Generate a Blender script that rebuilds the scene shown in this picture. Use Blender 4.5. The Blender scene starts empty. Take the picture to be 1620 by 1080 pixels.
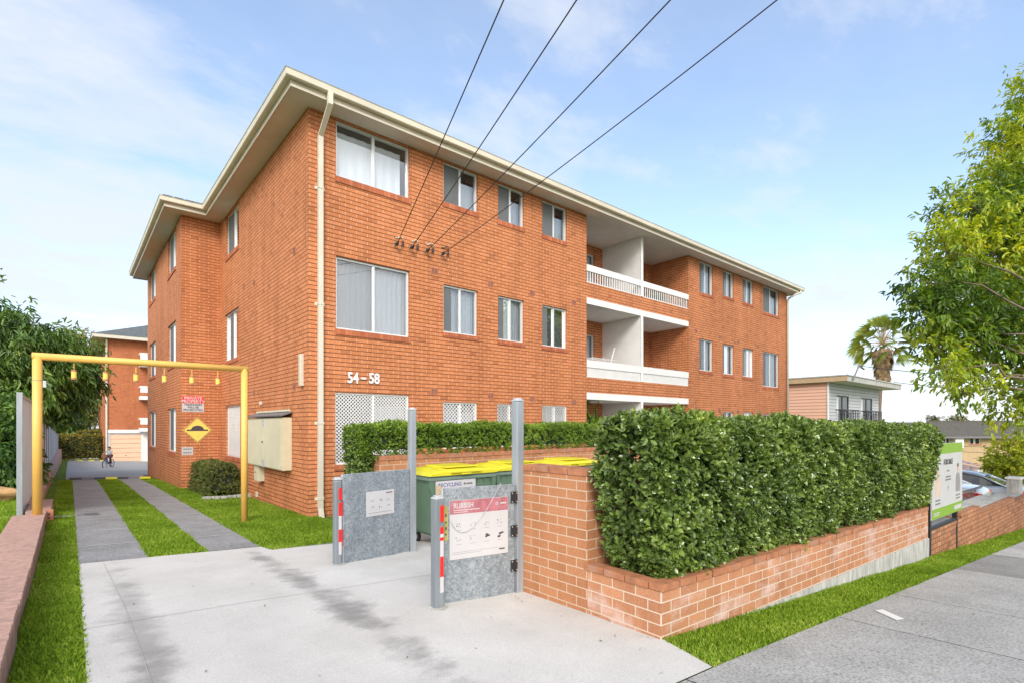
import bpy, bmesh, math, random
import numpy as np
from mathutils import Vector, Matrix
R = math.radians
random.seed(7); RNG = np.random.default_rng(7)
scene = bpy.context.scene
COL = scene.collection

# ---------------------------------------------------------------- camera model (metres, eye at the origin)
ANG = R(49.6); F = 823.0; CX = 810.0; HY = 672.5
CA, SA = math.cos(ANG), math.sin(ANG)
def ray(px, py=HY):                     # surveyed direction: per metre of depth
    t = (px - CX) / F
    return (CA + t * SA, SA - t * CA, (HY - py) / F)
def onY(px, y0, py=HY):                 # survey point on a wall plane Y = y0
    r = ray(px, py); d = y0 / r[1]
    return (r[0] * d, y0, r[2] * d)
def onX(px, x0, py=HY):
    r = ray(px, py); d = x0 / r[0]
    return (x0, r[1] * d, r[2] * d)
def atD(px, py, d):
    r = ray(px, py); return (r[0] * d, r[1] * d, r[2] * d)

def gz(x, y):
    x = np.asarray(x, float); y = np.asarray(y, float)
    sx = np.where(x < 3.43, -.045 * (np.maximum(x, -6) - 3.43), -.066 * (np.minimum(x, 70) - 3.43))
    yy = np.clip(y, -12, 60)
    sy = np.where(yy < 20, -.0175 * (yy - 2.28), -.31 - .03 * (yy - 20))
    return -1.65 + sx + sy
def g(x, y): return float(gz(x, y))

# ---------------------------------------------------------------- object helpers
def link(o, parent=None):
    COL.objects.link(o)
    if parent is not None: o.parent = parent
    return o
def tag(o, label=None, cat=None, group=None, kind=None):
    if label: o['label'] = label
    if cat: o['category'] = cat
    if group: o['group'] = group
    if kind: o['kind'] = kind
    return o
def empty(name, loc=(0, 0, 0), rot=(0, 0, 0)):
    o = bpy.data.objects.new(name, None); o.empty_display_size = .2
    o.location = loc; o.rotation_euler = rot
    return link(o)
class MB:
    def __init__(s): s.v = []; s.f = []
    def add(s, vs, fs):
        n = len(s.v); s.v += [tuple(p) for p in vs]; s.f += [tuple(i + n for i in f) for f in fs]; return s
    def quad(s, a, b, c, d): return s.add([a, b, c, d], [(0, 1, 2, 3)])
    def box(s, x0, x1, y0, y1, z0, z1):
        vs = [(x, y, z) for z in (z0, z1) for y in (y0, y1) for x in (x0, x1)]
        return s.add(vs, [(0, 2, 3, 1), (4, 5, 7, 6), (0, 1, 5, 4), (2, 6, 7, 3), (0, 4, 6, 2), (1, 3, 7, 5)])
    def bbox(s, x0, x1, y0, y1, z0, z1, b=.01):       # box with chamfered edges
        bm = bmesh.new()
        bmesh.ops.create_cube(bm, size=1)
        for v in bm.verts:
            v.co = Vector((x0 if v.co.x < 0 else x1, y0 if v.co.y < 0 else y1, z0 if v.co.z < 0 else z1))
        bmesh.ops.bevel(bm, geom=list(bm.edges), offset=b, segments=2, affect='EDGES', profile=.6)
        bm.verts.index_update()
        s.add([v.co for v in bm.verts], [[v.index for v in f.verts] for f in bm.faces]); bm.free(); return s
    def tube(s, pts, r, n=8, caps=True):
        pts = [Vector(p) for p in pts]; m = len(pts)
        rs = r if isinstance(r, (list, tuple)) else [r] * m
        vs = []; fs = []; up = None
        for i, p in enumerate(pts):
            d = (pts[min(i + 1, m - 1)] - pts[max(i - 1, 0)]).normalized()
            if up is None:
                up = Vector((0, 0, 1)) if abs(d.z) < .9 else Vector((1, 0, 0))
            a = d.cross(up).normalized(); b = a.cross(d).normalized(); up = b
            for k in range(n):
                q = 2 * math.pi * (k + .5) / n
                vs.append(p + (a * math.cos(q) + b * math.sin(q)) * rs[i])
        for i in range(m - 1):
            for k in range(n):
                k2 = (k + 1) % n
                fs.append((i * n + k, i * n + k2, (i + 1) * n + k2, (i + 1) * n + k))
        if caps: fs.append(tuple(range(n))[::-1]); fs.append(tuple((m - 1) * n + k for k in range(n)))
        return s.add(vs, fs)
    def prism(s, poly, axis, a0, a1):                  # polygon in the other two axes, extruded along axis
        def P(u, w, a):
            return {'x': (a, u, w), 'y': (u, a, w), 'z': (u, w, a)}[axis]
        n = len(poly)
        vs = [P(u, w, a0) for u, w in poly] + [P(u, w, a1) for u, w in poly]
        fs = [tuple(range(n))[::-1], tuple(range(n, 2 * n))] + [(i, (i + 1) % n, n + (i + 1) % n, n + i) for i in range(n)]
        return s.add(vs, fs)
    def lathe(s, prof, n=16, c=(0, 0, 0)):
        vs = []; fs = []
        for r_, z in prof:
            for k in range(n):
                q = 2 * math.pi * k / n; vs.append((c[0] + r_ * math.cos(q), c[1] + r_ * math.sin(q), c[2] + z))
        for i in range(len(prof) - 1):
            for k in range(n):
                k2 = (k + 1) % n; fs.append((i * n + k, i * n + k2, (i + 1) * n + k2, (i + 1) * n + k))
        fs.append(tuple(range(n))[::-1]); fs.append(tuple((len(prof) - 1) * n + k for k in range(n)))
        return s.add(vs, fs)
    def xf(s, M):
        s.v = [tuple(M @ Vector(p)) for p in s.v]; return s
    def build(s, name, mat, parent=None, smooth=False, uv=True, loc=None, rot=None):
        me = bpy.data.meshes.new(name); me.from_pydata(s.v, [], s.f); me.update()
        bm = bmesh.new(); bm.from_mesh(me); bmesh.ops.recalc_face_normals(bm, faces=bm.faces)
        if uv:
            L = bm.loops.layers.uv.new('uv')
            for f in bm.faces:
                nx, ny, nz = [abs(c) for c in f.normal]
                for l in f.loops:
                    c = l.vert.co
                    l[L].uv = (c.y, c.z) if nx > ny and nx > nz else ((c.x, c.z) if ny >= nz else (c.x, c.y))
        bm.to_mesh(me); bm.free()
        if smooth:
            for p in me.polygons: p.use_smooth = True
        me.materials.append(mat)
        o = bpy.data.objects.new(name, me)
        if loc is not None: o.location = loc
        if rot is not None: o.rotation_euler = rot
        return link(o, parent)
def npmesh(name, V, faces_n, idx, mat, parent=None, attr=None):
    me = bpy.data.meshes.new(name); nf = len(idx) // faces_n
    me.vertices.add(len(V)); me.vertices.foreach_set('co', np.asarray(V, np.float32).ravel())
    me.loops.add(len(idx)); me.loops.foreach_set('vertex_index', np.asarray(idx, np.int32))
    me.polygons.add(nf); me.polygons.foreach_set('loop_start', np.arange(0, nf * faces_n, faces_n, dtype=np.int32))
    try: me.polygons.foreach_set('loop_total', np.full(nf, faces_n, np.int32))
    except Exception: pass
    if attr is not None:
        a = me.attributes.new('rnd', 'FLOAT', 'FACE'); a.data.foreach_set('value', np.asarray(attr, np.float32))
    me.update(); me.materials.append(mat)
    return link(bpy.data.objects.new(name, me), parent)
def copy_tree(o, parent=None):
    c = o.copy(); COL.objects.link(c); c.parent = parent
    for ch in [k for k in COL.objects if k.parent == o]: copy_tree(ch, c)
    return c
def text(name, s, size, loc, rot, mat, parent=None, ext=.002, align='LEFT', sx=1.0, bold=0.0):
    cu = bpy.data.curves.new(name, 'FONT'); cu.body = s; cu.size = size; cu.extrude = ext; cu.align_x = align; cu.offset = bold
    cu.resolution_u = 3
    t = bpy.data.objects.new(name, cu); COL.objects.link(t)
    bpy.context.view_layer.update()
    me = bpy.data.meshes.new_from_object(t.evaluated_get(bpy.context.evaluated_depsgraph_get()))
    bpy.data.objects.remove(t)
    me.materials.clear(); me.materials.append(mat)
    o = bpy.data.objects.new(name, me); o.location = loc; o.rotation_euler = rot; o.scale = (sx, 1, 1)
    return link(o, parent)

# ---------------------------------------------------------------- materials
def new_mat(name):
    m = bpy.data.materials.new(name); m.use_nodes = True
    nt = m.node_tree; b = nt.nodes['Principled BSDF']; return m, nt, b
def N(nt, typ, **k):
    n = nt.nodes.new(typ)
    for a, v in k.items(): setattr(n, a, v)
    return n
def math_n(nt, op, a, b=None):
    n = N(nt, 'ShaderNodeMath', operation=op)
    for i, q in enumerate((a, b)):
        if q is None: continue
        if isinstance(q, (int, float)): n.inputs[i].default_value = q
        else: nt.links.new(q, n.inputs[i])
    return n.outputs[0]
def mixc(nt, fac, a, b, mode='MIX'):
    n = N(nt, 'ShaderNodeMix', data_type='RGBA', blend_type=mode)
    for i, q in ((0, fac), (6, a), (7, b)):
        if isinstance(q, (int, float)): n.inputs[i].default_value = q
        elif isinstance(q, tuple): n.inputs[i].default_value = (*q[:3], 1)
        else: nt.links.new(q, n.inputs[i])
    return n.outputs[2]
def ramp(nt, fac, stops):
    n = N(nt, 'ShaderNodeValToRGB'); e = n.color_ramp.elements
    while len(e) < len(stops): e.new(.5)
    for el, (p, c) in zip(e, stops):
        el.position = p; el.color = (*c, 1) if len(c) == 3 else c
    nt.links.new(fac, n.inputs[0]); return n.outputs[0]
def noise(nt, vec, scale, detail=4, rough=.55):
    n = N(nt, 'ShaderNodeTexNoise'); n.inputs['Scale'].default_value = scale
    n.inputs['Detail'].default_value = detail; n.inputs['Roughness'].default_value = rough
    if vec is not None: nt.links.new(vec, n.inputs['Vector'])
    return n.outputs[0]
def coord(nt, which='Object', scale=None):
    t = N(nt, 'ShaderNodeTexCoord').outputs[which]
    if scale:
        m = N(nt, 'ShaderNodeMapping'); m.inputs['Scale'].default_value = scale; nt.links.new(t, m.inputs[0]); t = m.outputs[0]
    return t
def bump(nt, b, h, strength, dist=.01):
    n = N(nt, 'ShaderNodeBump'); n.inputs['Strength'].default_value = strength; n.inputs['Distance'].default_value = dist
    nt.links.new(h, n.inputs['Height']); nt.links.new(n.outputs[0], b.inputs['Normal'])
def plain(name, col, rough=.6, metal=0, var=.12, scale=6, bmp=0, spec=.5, dirt=None, stretch=None):
    m, nt, b = new_mat(name)
    c = coord(nt, 'Object', stretch)
    n1 = noise(nt, c, scale, 5)
    d = tuple(x * (1 - var) for x in col); u = tuple(min(1, x * (1 + var)) for x in col)
    o = ramp(nt, n1, [(.3, d), (.7, u)])
    if dirt:
        o = mixc(nt, ramp(nt, noise(nt, c, scale * .35, 6, .7), [(.5, (0, 0, 0)), (.75, (1, 1, 1))]), o, dirt)
    nt.links.new(o, b.inputs['Base Color'])
    b.inputs['Roughness'].default_value = rough; b.inputs['Metallic'].default_value = metal
    b.inputs['Specular IOR Level'].default_value = spec
    if bmp: bump(nt, b, noise(nt, c, scale * 8, 4), bmp)
    return m
def brick(name, cols, hj, vj, cw=.24, ch=.086, hw=.13, vw=.045, dirtcol=None, dirtfac=.5, wash=None, stretch_noise=3.0):
    m, nt, b = new_mat(name)
    uv = N(nt, 'ShaderNodeUVMap', uv_map='uv').outputs[0]
    sp = N(nt, 'ShaderNodeSeparateXYZ'); nt.links.new(uv, sp.inputs[0]); u, v = sp.outputs[0], sp.outputs[1]
    vz = math_n(nt, 'DIVIDE', v, ch); row = math_n(nt, 'FLOOR', vz); fz = math_n(nt, 'FRACT', vz)
    half = math_n(nt, 'MULTIPLY', math_n(nt, 'FLOORED_MODULO', row, 2), .5)
    uo = math_n(nt, 'ADD', math_n(nt, 'DIVIDE', u, cw), half); colx = math_n(nt, 'FLOOR', uo); fu = math_n(nt, 'FRACT', uo)
    H = math_n(nt, 'LESS_THAN', fz, hw); V = math_n(nt, 'LESS_THAN', fu, vw)
    cb = N(nt, 'ShaderNodeCombineXYZ'); nt.links.new(colx, cb.inputs[0]); nt.links.new(row, cb.inputs[1])
    wn = N(nt, 'ShaderNodeTexWhiteNoise', noise_dimensions='3D'); nt.links.new(cb.outputs[0], wn.inputs[0])
    base = ramp(nt, wn.outputs[0], [(0, cols[0]), (.12, cols[1]), (.75, cols[2]), (1, cols[3])])
    oc = coord(nt, 'Object')
    grain = noise(nt, oc, 55, 4, .6)
    base = mixc(nt, .5, base, ramp(nt, grain, [(.3, (.6, .6, .6)), (.7, (1.25, 1.2, 1.15))]), 'MULTIPLY')
    big = noise(nt, oc, .6 if not wash else 1.2, 5, .6)
    base = mixc(nt, .6, base, ramp(nt, big, [(.3, (.82, .8, .78)), (.7, (1.12, 1.12, 1.12))]), 'MULTIPLY')
    if wash:                                          # lime bloom, streaky
        wc = coord(nt, 'Object', (1.2, 1.2, 2.5))
        wm = ramp(nt, noise(nt, wc, 1.6, 7, .65), [(.5, (0, 0, 0)), (.68, (.75, .75, .75))])
        base = mixc(nt, wm, base, wash)
    st = noise(nt, coord(nt, 'Object', (2.2, 2.2, .18)), 1.5, 6, .65)       # rain streaks and grime
    base = mixc(nt, .55, base, ramp(nt, st, [(.36, (.72, .70, .68)), (.52, (1, 1, 1)), (.72, (1.12, 1.12, 1.1))]), 'MULTIPLY')
    c = mixc(nt, V, base, vj); c = mixc(nt, H, c, hj)
    nt.links.new(c, b.inputs['Base Color']); b.inputs['Roughness'].default_value = .78
    b.inputs['Specular IOR Level'].default_value = .3
    hgt = math_n(nt, 'SUBTRACT', 1, math_n(nt, 'MAXIMUM', H, V))
    hgt = math_n(nt, 'ADD', hgt, math_n(nt, 'MULTIPLY', grain, .3))
    bump(nt, b, hgt, .55, .008)
    return m
def leafmat(name, stops, rough=.4, trans=.3, tcol=None, spec=.5):
    m, nt, b = new_mat(name)
    at = N(nt, 'ShaderNodeAttribute', attribute_name='rnd')
    n = noise(nt, coord(nt, 'Object'), 1.3, 3)
    f = math_n(nt, 'ADD', math_n(nt, 'MULTIPLY', at.outputs['Fac'], .7), math_n(nt, 'MULTIPLY', math_n(nt, 'SUBTRACT', n, .5), .9))
    f = math_n(nt, 'ADD', f, .12)
    c = ramp(nt, f, stops)
    nt.links.new(c, b.inputs['Base Color']); b.inputs['Roughness'].default_value = rough
    b.inputs['Specular IOR Level'].default_value = spec
    tr = N(nt, 'ShaderNodeBsdfTranslucent')
    tc = mixc(nt, 1.0, c, tcol or (1.5, 1.5, .5), 'MULTIPLY')
    nt.links.new(tc, tr.inputs[0])
    mx = N(nt, 'ShaderNodeMixShader'); mx.inputs[0].default_value = trans
    nt.links.new(b.outputs[0], mx.inputs[1]); nt.links.new(tr.outputs[0], mx.inputs[2])
    nt.links.new(mx.outputs[0], nt.nodes['Material Output'].inputs[0])
    return m
def glassmat(name='window_glass', tint=(.9, .95, 1), refl=.25):
    m, nt, b = new_mat(name)
    gl = N(nt, 'ShaderNodeBsdfGlossy'); gl.inputs['Roughness'].default_value = .02
    gl.inputs[0].default_value = (.95, .97, 1, 1)
    tp = N(nt, 'ShaderNodeBsdfTransparent'); tp.inputs[0].default_value = (*tint, 1)
    fr = N(nt, 'ShaderNodeFresnel'); fr.inputs[0].default_value = 1.5
    f = math_n(nt, 'ADD', math_n(nt, 'MULTIPLY', fr.outputs[0], .8), refl * .4)
    mx = N(nt, 'ShaderNodeMixShader'); nt.links.new(f, mx.inputs[0])
    nt.links.new(tp.outputs[0], mx.inputs[1]); nt.links.new(gl.outputs[0], mx.inputs[2])
    nt.links.new(mx.outputs[0], nt.nodes['Material Output'].inputs[0])
    return m
def galvmat():
    m, nt, b = new_mat('galvanised_steel')
    c = coord(nt)
    v = N(nt, 'ShaderNodeTexVoronoi'); v.inputs['Scale'].default_value = 70; nt.links.new(c, v.inputs['Vector'])
    n2 = noise(nt, coord(nt, 'Object', (2.5, 2.5, 1)), 2.2, 6, .65)
    mx = math_n(nt, 'ADD', math_n(nt, 'MULTIPLY', v.outputs['Color'], .45), math_n(nt, 'MULTIPLY', n2, .6))
    mx = math_n(nt, 'ADD', mx, math_n(nt, 'MULTIPLY', math_n(nt, 'SUBTRACT', noise(nt, c, 22, 5, .7), .5), .8))
    col = ramp(nt, mx, [(.2, (.15, .18, .205)), (.5, (.245, .285, .32)), (.85, (.40, .45, .49))])
    nt.links.new(col, b.inputs['Base Color']); b.inputs['Metallic'].default_value = .25
    nt.links.new(ramp(nt, mx, [(.2, (.38,) * 3), (.8, (.6,) * 3)]), b.inputs['Roughness'])
    return m

M = {}
M['brick'] = brick('orange_brick', [(.45, .165, .068), (.55, .207, .085), (.58, .222, .094), (.63, .25, .115)], (.13, .043, .021), (.70, .40, .25), hw=.165)  # dark bed joints hold the shade of raked mortar in their colour
M['brick_sill'] = brick('brick_sill', [(.34, .10, .05), (.42, .13, .06), (.5, .16, .075), (.58, .2, .1)], (.2, .07, .04), (.3, .1, .06), cw=.086, ch=.3, hw=.03, vw=.12)
M['wallbrick'] = brick('salmon_brick', [(.39, .175, .085), (.44, .20, .095), (.47, .215, .105), (.50, .235, .12)], (.55, .43, .32), (.55, .43, .32), hw=.11, vw=.04)
M['washbrick'] = brick('salmon_brick_with_lime', [(.41, .19, .10), (.45, .21, .11), (.48, .23, .12), (.52, .255, .14)], (.60, .50, .41), (.60, .50, .41), hw=.11, vw=.04, wash=(.62, .48, .44))
M['cap'] = plain('terracotta_cap', (.38, .155, .075), .75, var=.25, scale=9, bmp=.2, dirt=(.3, .22, .17))
M['oldbrick'] = brick('old_dark_brick', [(.26, .115, .06), (.36, .16, .08), (.43, .20, .10), (.50, .25, .14)], (.15, .085, .055), (.15, .085, .055), hw=.17, vw=.08)
M['kerbcap'] = plain('weathered_mauve_brick', (.40, .25, .205), .85, var=.22, scale=20, bmp=.15, dirt=(.24, .17, .15))
M['kerbbrick'] = brick('weathered_kerb_brick', [(.26, .16, .13), (.33, .20, .16), (.40, .25, .20), (.46, .30, .25)], (.30, .23, .20), (.25, .18, .15), cw=.086, ch=.24, hw=.04, vw=.09)
M['backbrick'] = brick('far_orange_brick', [(.38, .125, .055), (.46, .155, .065), (.50, .175, .075), (.54, .195, .09)], (.34, .11, .05), (.62, .27, .15))
M['cream'] = plain('cream_painted_metal', (.60, .565, .475), .45, var=.05, scale=3)
M['creambox'] = plain('cream_cabinet_paint', (.62, .585, .43), .5, var=.06, scale=3, dirt=(.6, .56, .42))
M['gutter'] = plain('gutter_paint', (.66, .61, .50), .45, var=.08, scale=2)
M['gutterdark'] = plain('gutter_dark_paint', (.46, .39, .29), .5, var=.15, scale=2)
M['soffit'] = plain('soffit_paint', (.66, .61, .56), .8, var=.08, scale=.8, dirt=(.50, .41, .35))
M['white'] = plain('white_paint', (.74, .74, .74), .5, var=.04, scale=3)
M['render'] = plain('white_render', (.77, .77, .76), .8, var=.06, scale=1.5, dirt=(.62, .62, .61))
M['alu'] = plain('window_aluminium', (.70, .72, .73), .35, .2, var=.03)
M['curtain'] = plain('white_curtain', (.66, .68, .70), .9, var=.03, scale=2)
M['curtain_mid'] = plain('blue_grey_blind', (.44, .47, .50), .9, var=.05, scale=2)
M['curtain_grey'] = plain('grey_curtain', (.20, .21, .225), .9, var=.08, scale=2)
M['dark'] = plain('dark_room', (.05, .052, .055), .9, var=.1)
M['flyscreen'] = plain('fly_screen', (.13, .14, .15), .8, var=.05)
M['glass'] = glassmat()
M['vent'] = plain('terracotta_vent', (.44, .18, .11), .8, var=.15)
M['ventdark'] = plain('vent_hole', (.15, .06, .045), .9)
M['galv'] = galvmat()
M['bollardsteel'] = plain('darker_galvanised_tube', (.235, .27, .30), .42, .3, var=.15, scale=14, stretch=(1, 1, .12))
M['galvpost'] = plain('galvanised_post', (.33, .37, .405), .42, .3, var=.12, scale=14, stretch=(1, 1, .12), dirt=(.46, .50, .53))
M['galvlight'] = plain('galvanised_edge', (.55, .58, .6), .45, .4, var=.15, scale=20)
M['yellow'] = plain('yellow_gantry_paint', (.78, .46, .11), .45, var=.06, scale=3, dirt=(.74, .42, .12))
M['signyellow'] = plain('sign_yellow', (.85, .60, .12), .5, var=.05)
M['lid'] = plain('yellow_bin_lid', (.66, .60, .03), .4, var=.05, scale=2)
M['bin'] = plain('green_bin_plastic', (.10, .17, .115), .5, var=.12, scale=2)
M['binrim'] = plain('green_bin_rim', (.15, .22, .18), .5, var=.1, scale=2)
M['black'] = plain('black_plastic', (.02, .02, .022), .5)
M['rubber'] = plain('tyre_rubber', (.03, .03, .03), .8)
M['red'] = plain('red_reflective', (.75, .02, .02), .4, var=.05)
M['pink'] = plain('faded_red_print', (.40, .14, .17), .4, var=.25, scale=12, dirt=(.52, .34, .36))
M['paper'] = plain('white_sign_face', (.52, .52, .54), .35, var=.04, scale=4)
M['ink'] = plain('black_ink', (.05, .05, .06), .6)
M['greyink'] = plain('grey_ink', (.16, .16, .175), .6)
M['paleink'] = plain('pale_grey_ink', (.30, .30, .32), .6)
M['navy'] = plain('navy_ink', (.05, .07, .28), .6)
M['limegreen'] = plain('lime_sign_print', (.20, .36, .03), .45, var=.04)
M['wood'] = plain('weathered_timber', (.45, .33, .2), .8, var=.2, stretch=(1, 1, 8))
M['tile'] = plain('roof_tile', (.10, .115, .12), .6, var=.3, scale=6)
M['wire'] = plain('black_cable', (.02, .02, .022), .5)
M['ceramic'] = plain('dark_insulator', (.05, .06, .07), .25)
M['bark'] = plain('tree_bark', (.16, .12, .09), .9, var=.35, scale=9, bmp=.5)
M['twig'] = plain('hedge_twigs', (.09, .07, .045), .9, var=.3, scale=15, bmp=.5)
M['rock'] = plain('sandstone_rock', (.42, .26, .12), .9, var=.35, scale=4, bmp=.6)
# ================================================================ GROUND
def concrete(name, lo, hi, scale=1.2, speck=.5, crackcol=None, stains=None, fine=90):
    m, nt, b = new_mat(name)
    c = coord(nt)
    o = ramp(nt, noise(nt, c, scale, 8, .62), [(.3, lo), (.7, hi)])
    o = mixc(nt, speck, o, ramp(nt, noise(nt, c, fine, 3, .7), [(.36, (.62, .62, .63)), (.5, (1, 1, 1)), (.64, (1.25, 1.25, 1.25))]), 'MULTIPLY')
    if stains:
        for (sx, sy, rx, ry, rot, s) in stains:        # tyre marks and spills with a place of their own
            mp = N(nt, 'ShaderNodeMapping', vector_type='TEXTURE'); mp.inputs['Location'].default_value = (sx, sy, 0)
            mp.inputs['Rotation'].default_value = (0, 0, rot); mp.inputs['Scale'].default_value = (rx, ry, 50)
            nt.links.new(c, mp.inputs[0])
            ln = N(nt, 'ShaderNodeVectorMath', operation='LENGTH'); nt.links.new(mp.outputs[0], ln.inputs[0])
            d = math_n(nt, 'ADD', ln.outputs['Value'], math_n(nt, 'MULTIPLY', math_n(nt, 'SUBTRACT', noise(nt, coord(nt, 'Object', (1.5, 1.9, 1)), 2.4, 8, .64), .5), 2.6))
            o = mixc(nt, ramp(nt, d, [(.15, (s, s, s)), (1.0, (0, 0, 0))]), o, (.17, .165, .16))
    sp = ramp(nt, noise(nt, c, 11, 3, .5), [(.72, (0, 0, 0)), (.76, (.5, .5, .5))])
    o = mixc(nt, sp, o, tuple(x * .6 for x in lo))
    nt.links.new(o, b.inputs['Base Color']); b.inputs['Roughness'].default_value = .88
    b.inputs['Specular IOR Level'].default_value = .25
    bump(nt, b, noise(nt, c, fine, 4), .35, .006)
    return m
M['concrete'] = concrete('pale_concrete', (.47, .46, .44), (.60, .588, .565), 1.1, .35,
    stains=[(.40, 5.0, .18, 2.4, 0, .5), (.42, 3.9, .15, .5, 0, .4), (1.84, 5.0, .17, 3.0, 0, .42), (1.82, 6.9, .12, .55, 0, .5), (1.83, 5.75, .2, .6, R(4), .55), (1.86, 4.35, .26, .7, 0, .6), (1.8, 3.1, .2, .5, 0, .5), (3.0, 4.9, .35, .3, 0, .25), (3.1, 6.6, .6, .4, 0, .3)])
M['aggregate'] = concrete('grey_aggregate', (.21, .215, .22), (.30, .305, .31), 2.0, 1.0, fine=42)
M['asphalt'] = concrete('court_asphalt', (.28, .275, .27), (.36, .355, .345), .9, .45, fine=60)
M['foot'] = concrete('footpath_aggregate', (.30, .295, .285), (.41, .405, .395), 1.6, 1.0, fine=52)
M['footdark'] = concrete('footpath_dark_slab', (.21, .205, .20), (.30, .295, .29), 1.6, 1.0, fine=52)
M['footlight'] = concrete('footpath_light_slab', (.36, .355, .35), (.45, .445, .44), 1.6, .8, fine=38)
M['joint'] = plain('dark_joint', (.26, .25, .235), .9, var=.3)
M['paleconc'] = concrete('pale_patch', (.5, .5, .48), (.6, .6, .58), 3, .4)
M['footing'] = plain('concrete_footing', (.42, .42, .40), .9, var=.3, scale=5, bmp=.4, dirt=(.20, .20, .18), stretch=(3, 3, .7))
M['road'] = concrete('road_asphalt', (.05, .05, .05), (.08, .08, .08), 1, .5)
def groundmat():
    m, nt, b = new_mat('turf_ground')
    c = coord(nt)
    o = ramp(nt, noise(nt, c, 3, 6, .6), [(.3, (.07, .12, .015)), (.7, (.14, .22, .03))])
    nt.links.new(o, b.inputs['Base Color']); b.inputs['Roughness'].default_value = .95; b.inputs['Specular IOR Level'].default_value = .1
    bump(nt, b, noise(nt, c, 60, 4), .6, .02)
    return m
M['turf'] = groundmat()
def sheet(name, poly, mat, dz, kind='structure', parent=None, step=.6, th=0):
    """a sheet that follows the ground: polygon (x,y) cut by a fine grid"""
    bm = bmesh.new(); vs = [bm.verts.new((x, y, 0)) for x, y in poly]; bm.faces.new(vs); bmesh.ops.triangulate(bm, faces=bm.faces[:])
    xs = [p[0] for p in poly]; ys = [p[1] for p in poly]
    cuts = [('x', 3.43)] + [('y', 20.0), ('y', -12)] + [('x', -6.0)]
    sx = max(step, (max(xs) - min(xs)) / 40); sy = max(step, (max(ys) - min(ys)) / 40)
    cuts += [('x', min(xs) + sx * i) for i in range(1, int((max(xs) - min(xs)) / sx) + 1)]
    cuts += [('y', min(ys) + sy * i) for i in range(1, int((max(ys) - min(ys)) / sy) + 1)]
    for ax, p in cuts:
        co = (p, 0, 0) if ax == 'x' else (0, p, 0); no = (1, 0, 0) if ax == 'x' else (0, 1, 0)
        bmesh.ops.bisect_plane(bm, geom=bm.verts[:] + bm.edges[:] + bm.faces[:], plane_co=co, plane_no=no, dist=1e-5)
    for v in bm.verts: v.co.z = g(v.co.x, v.co.y) + dz
    L = bm.loops.layers.uv.new('uv')
    for f in bm.faces:
        if f.normal.z < 0: f.normal_flip()
        for l in f.loops: l[L].uv = (l.vert.co.x, l.vert.co.y)
    me = bpy.data.meshes.new(name); bm.to_mesh(me); bm.free(); me.materials.append(mat)
    o = link(bpy.data.objects.new(name, me), parent)
    if kind and parent is None: o['kind'] = kind
    return o
# terrain sheet
gx = sorted(set([-900, -400, -150, -60, -30, -15, -6] + [i * 1.0 for i in range(-5, 4)] + [3.43] + [4 + i * 2 for i in range(14)] + [34, 40, 50, 60, 70, 90, 150, 400, 1200]))
gy = sorted(set([-900, -300, -100, -40, -20, -12, -8, -4, -2, 0] + [2 * i for i in range(1, 11)] + [24, 30, 40, 50, 60, 80, 150, 400, 1200]))
X_, Y_ = np.meshgrid(gx, gy); Z_ = gz(X_, Y_)
V_ = np.stack([X_.ravel(), Y_.ravel(), Z_.ravel()], 1); nx_ = len(gx); idx_ = []
for j in range(len(gy) - 1):
    for i in range(nx_ - 1): idx_ += [j * nx_ + i, j * nx_ + i + 1, (j + 1) * nx_ + i + 1, (j + 1) * nx_ + i]
go = npmesh('ground', V_, 4, idx_, M['turf']); go['kind'] = 'structure'

SL = math.tan(R(-2.2))                                       # the street runs 2.2 degrees off the facade
def sy_(x, y0, x0=3.28): return y0 + (x - x0) * SL
FE = lambda x: sy_(x, 1.785)
sheet('driveway', [(.08, FE(.08)), (3.28, FE(3.28)), (3.46, 2.28), (3.46, 3.05), (13, 3.05), (13, 7.60), (3.72, 7.60), (3.72, 7.37), (2.07, 7.37), (2.0, 7.68), (.08, 7.72)], M['concrete'], .02)
dj = MB()
def jline(pts, w=.008, dz=.0245):
    mb = MB()
    for (x0, y0), (x1, y1) in zip(pts, pts[1:]):
        L = math.hypot(x1 - x0, y1 - y0); n = max(1, int(L / .6)); px_, py_ = -(y1 - y0) / L * w / 2, (x1 - x0) / L * w / 2
        for i in range(n):
            a = (x0 + (x1 - x0) * i / n, y0 + (y1 - y0) * i / n); b = (x0 + (x1 - x0) * (i + 1) / n, y0 + (y1 - y0) * (i + 1) / n)
            mb.quad(*[(q[0], q[1], g(q[0], q[1]) + dz) for q in ((a[0] + px_, a[1] + py_), (b[0] + px_, b[1] + py_), (b[0] - px_, b[1] - py_), (a[0] - px_, a[1] - py_))])
    return mb
j = jline([(.10, 5.05), (1.2, 5.08), (3.0, 5.0), (3.6, 4.95)], .005)
j.f += []; j.build('concrete_joint', M['joint'])['kind'] = 'structure'
jline([(.30, 7.6), (.36, 5.6), (.37, 4.1), (.36, 2.5)], .004).build('concrete_joint', plain('faint_joint', (.40, .39, .37), .9))['kind'] = 'structure'
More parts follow.
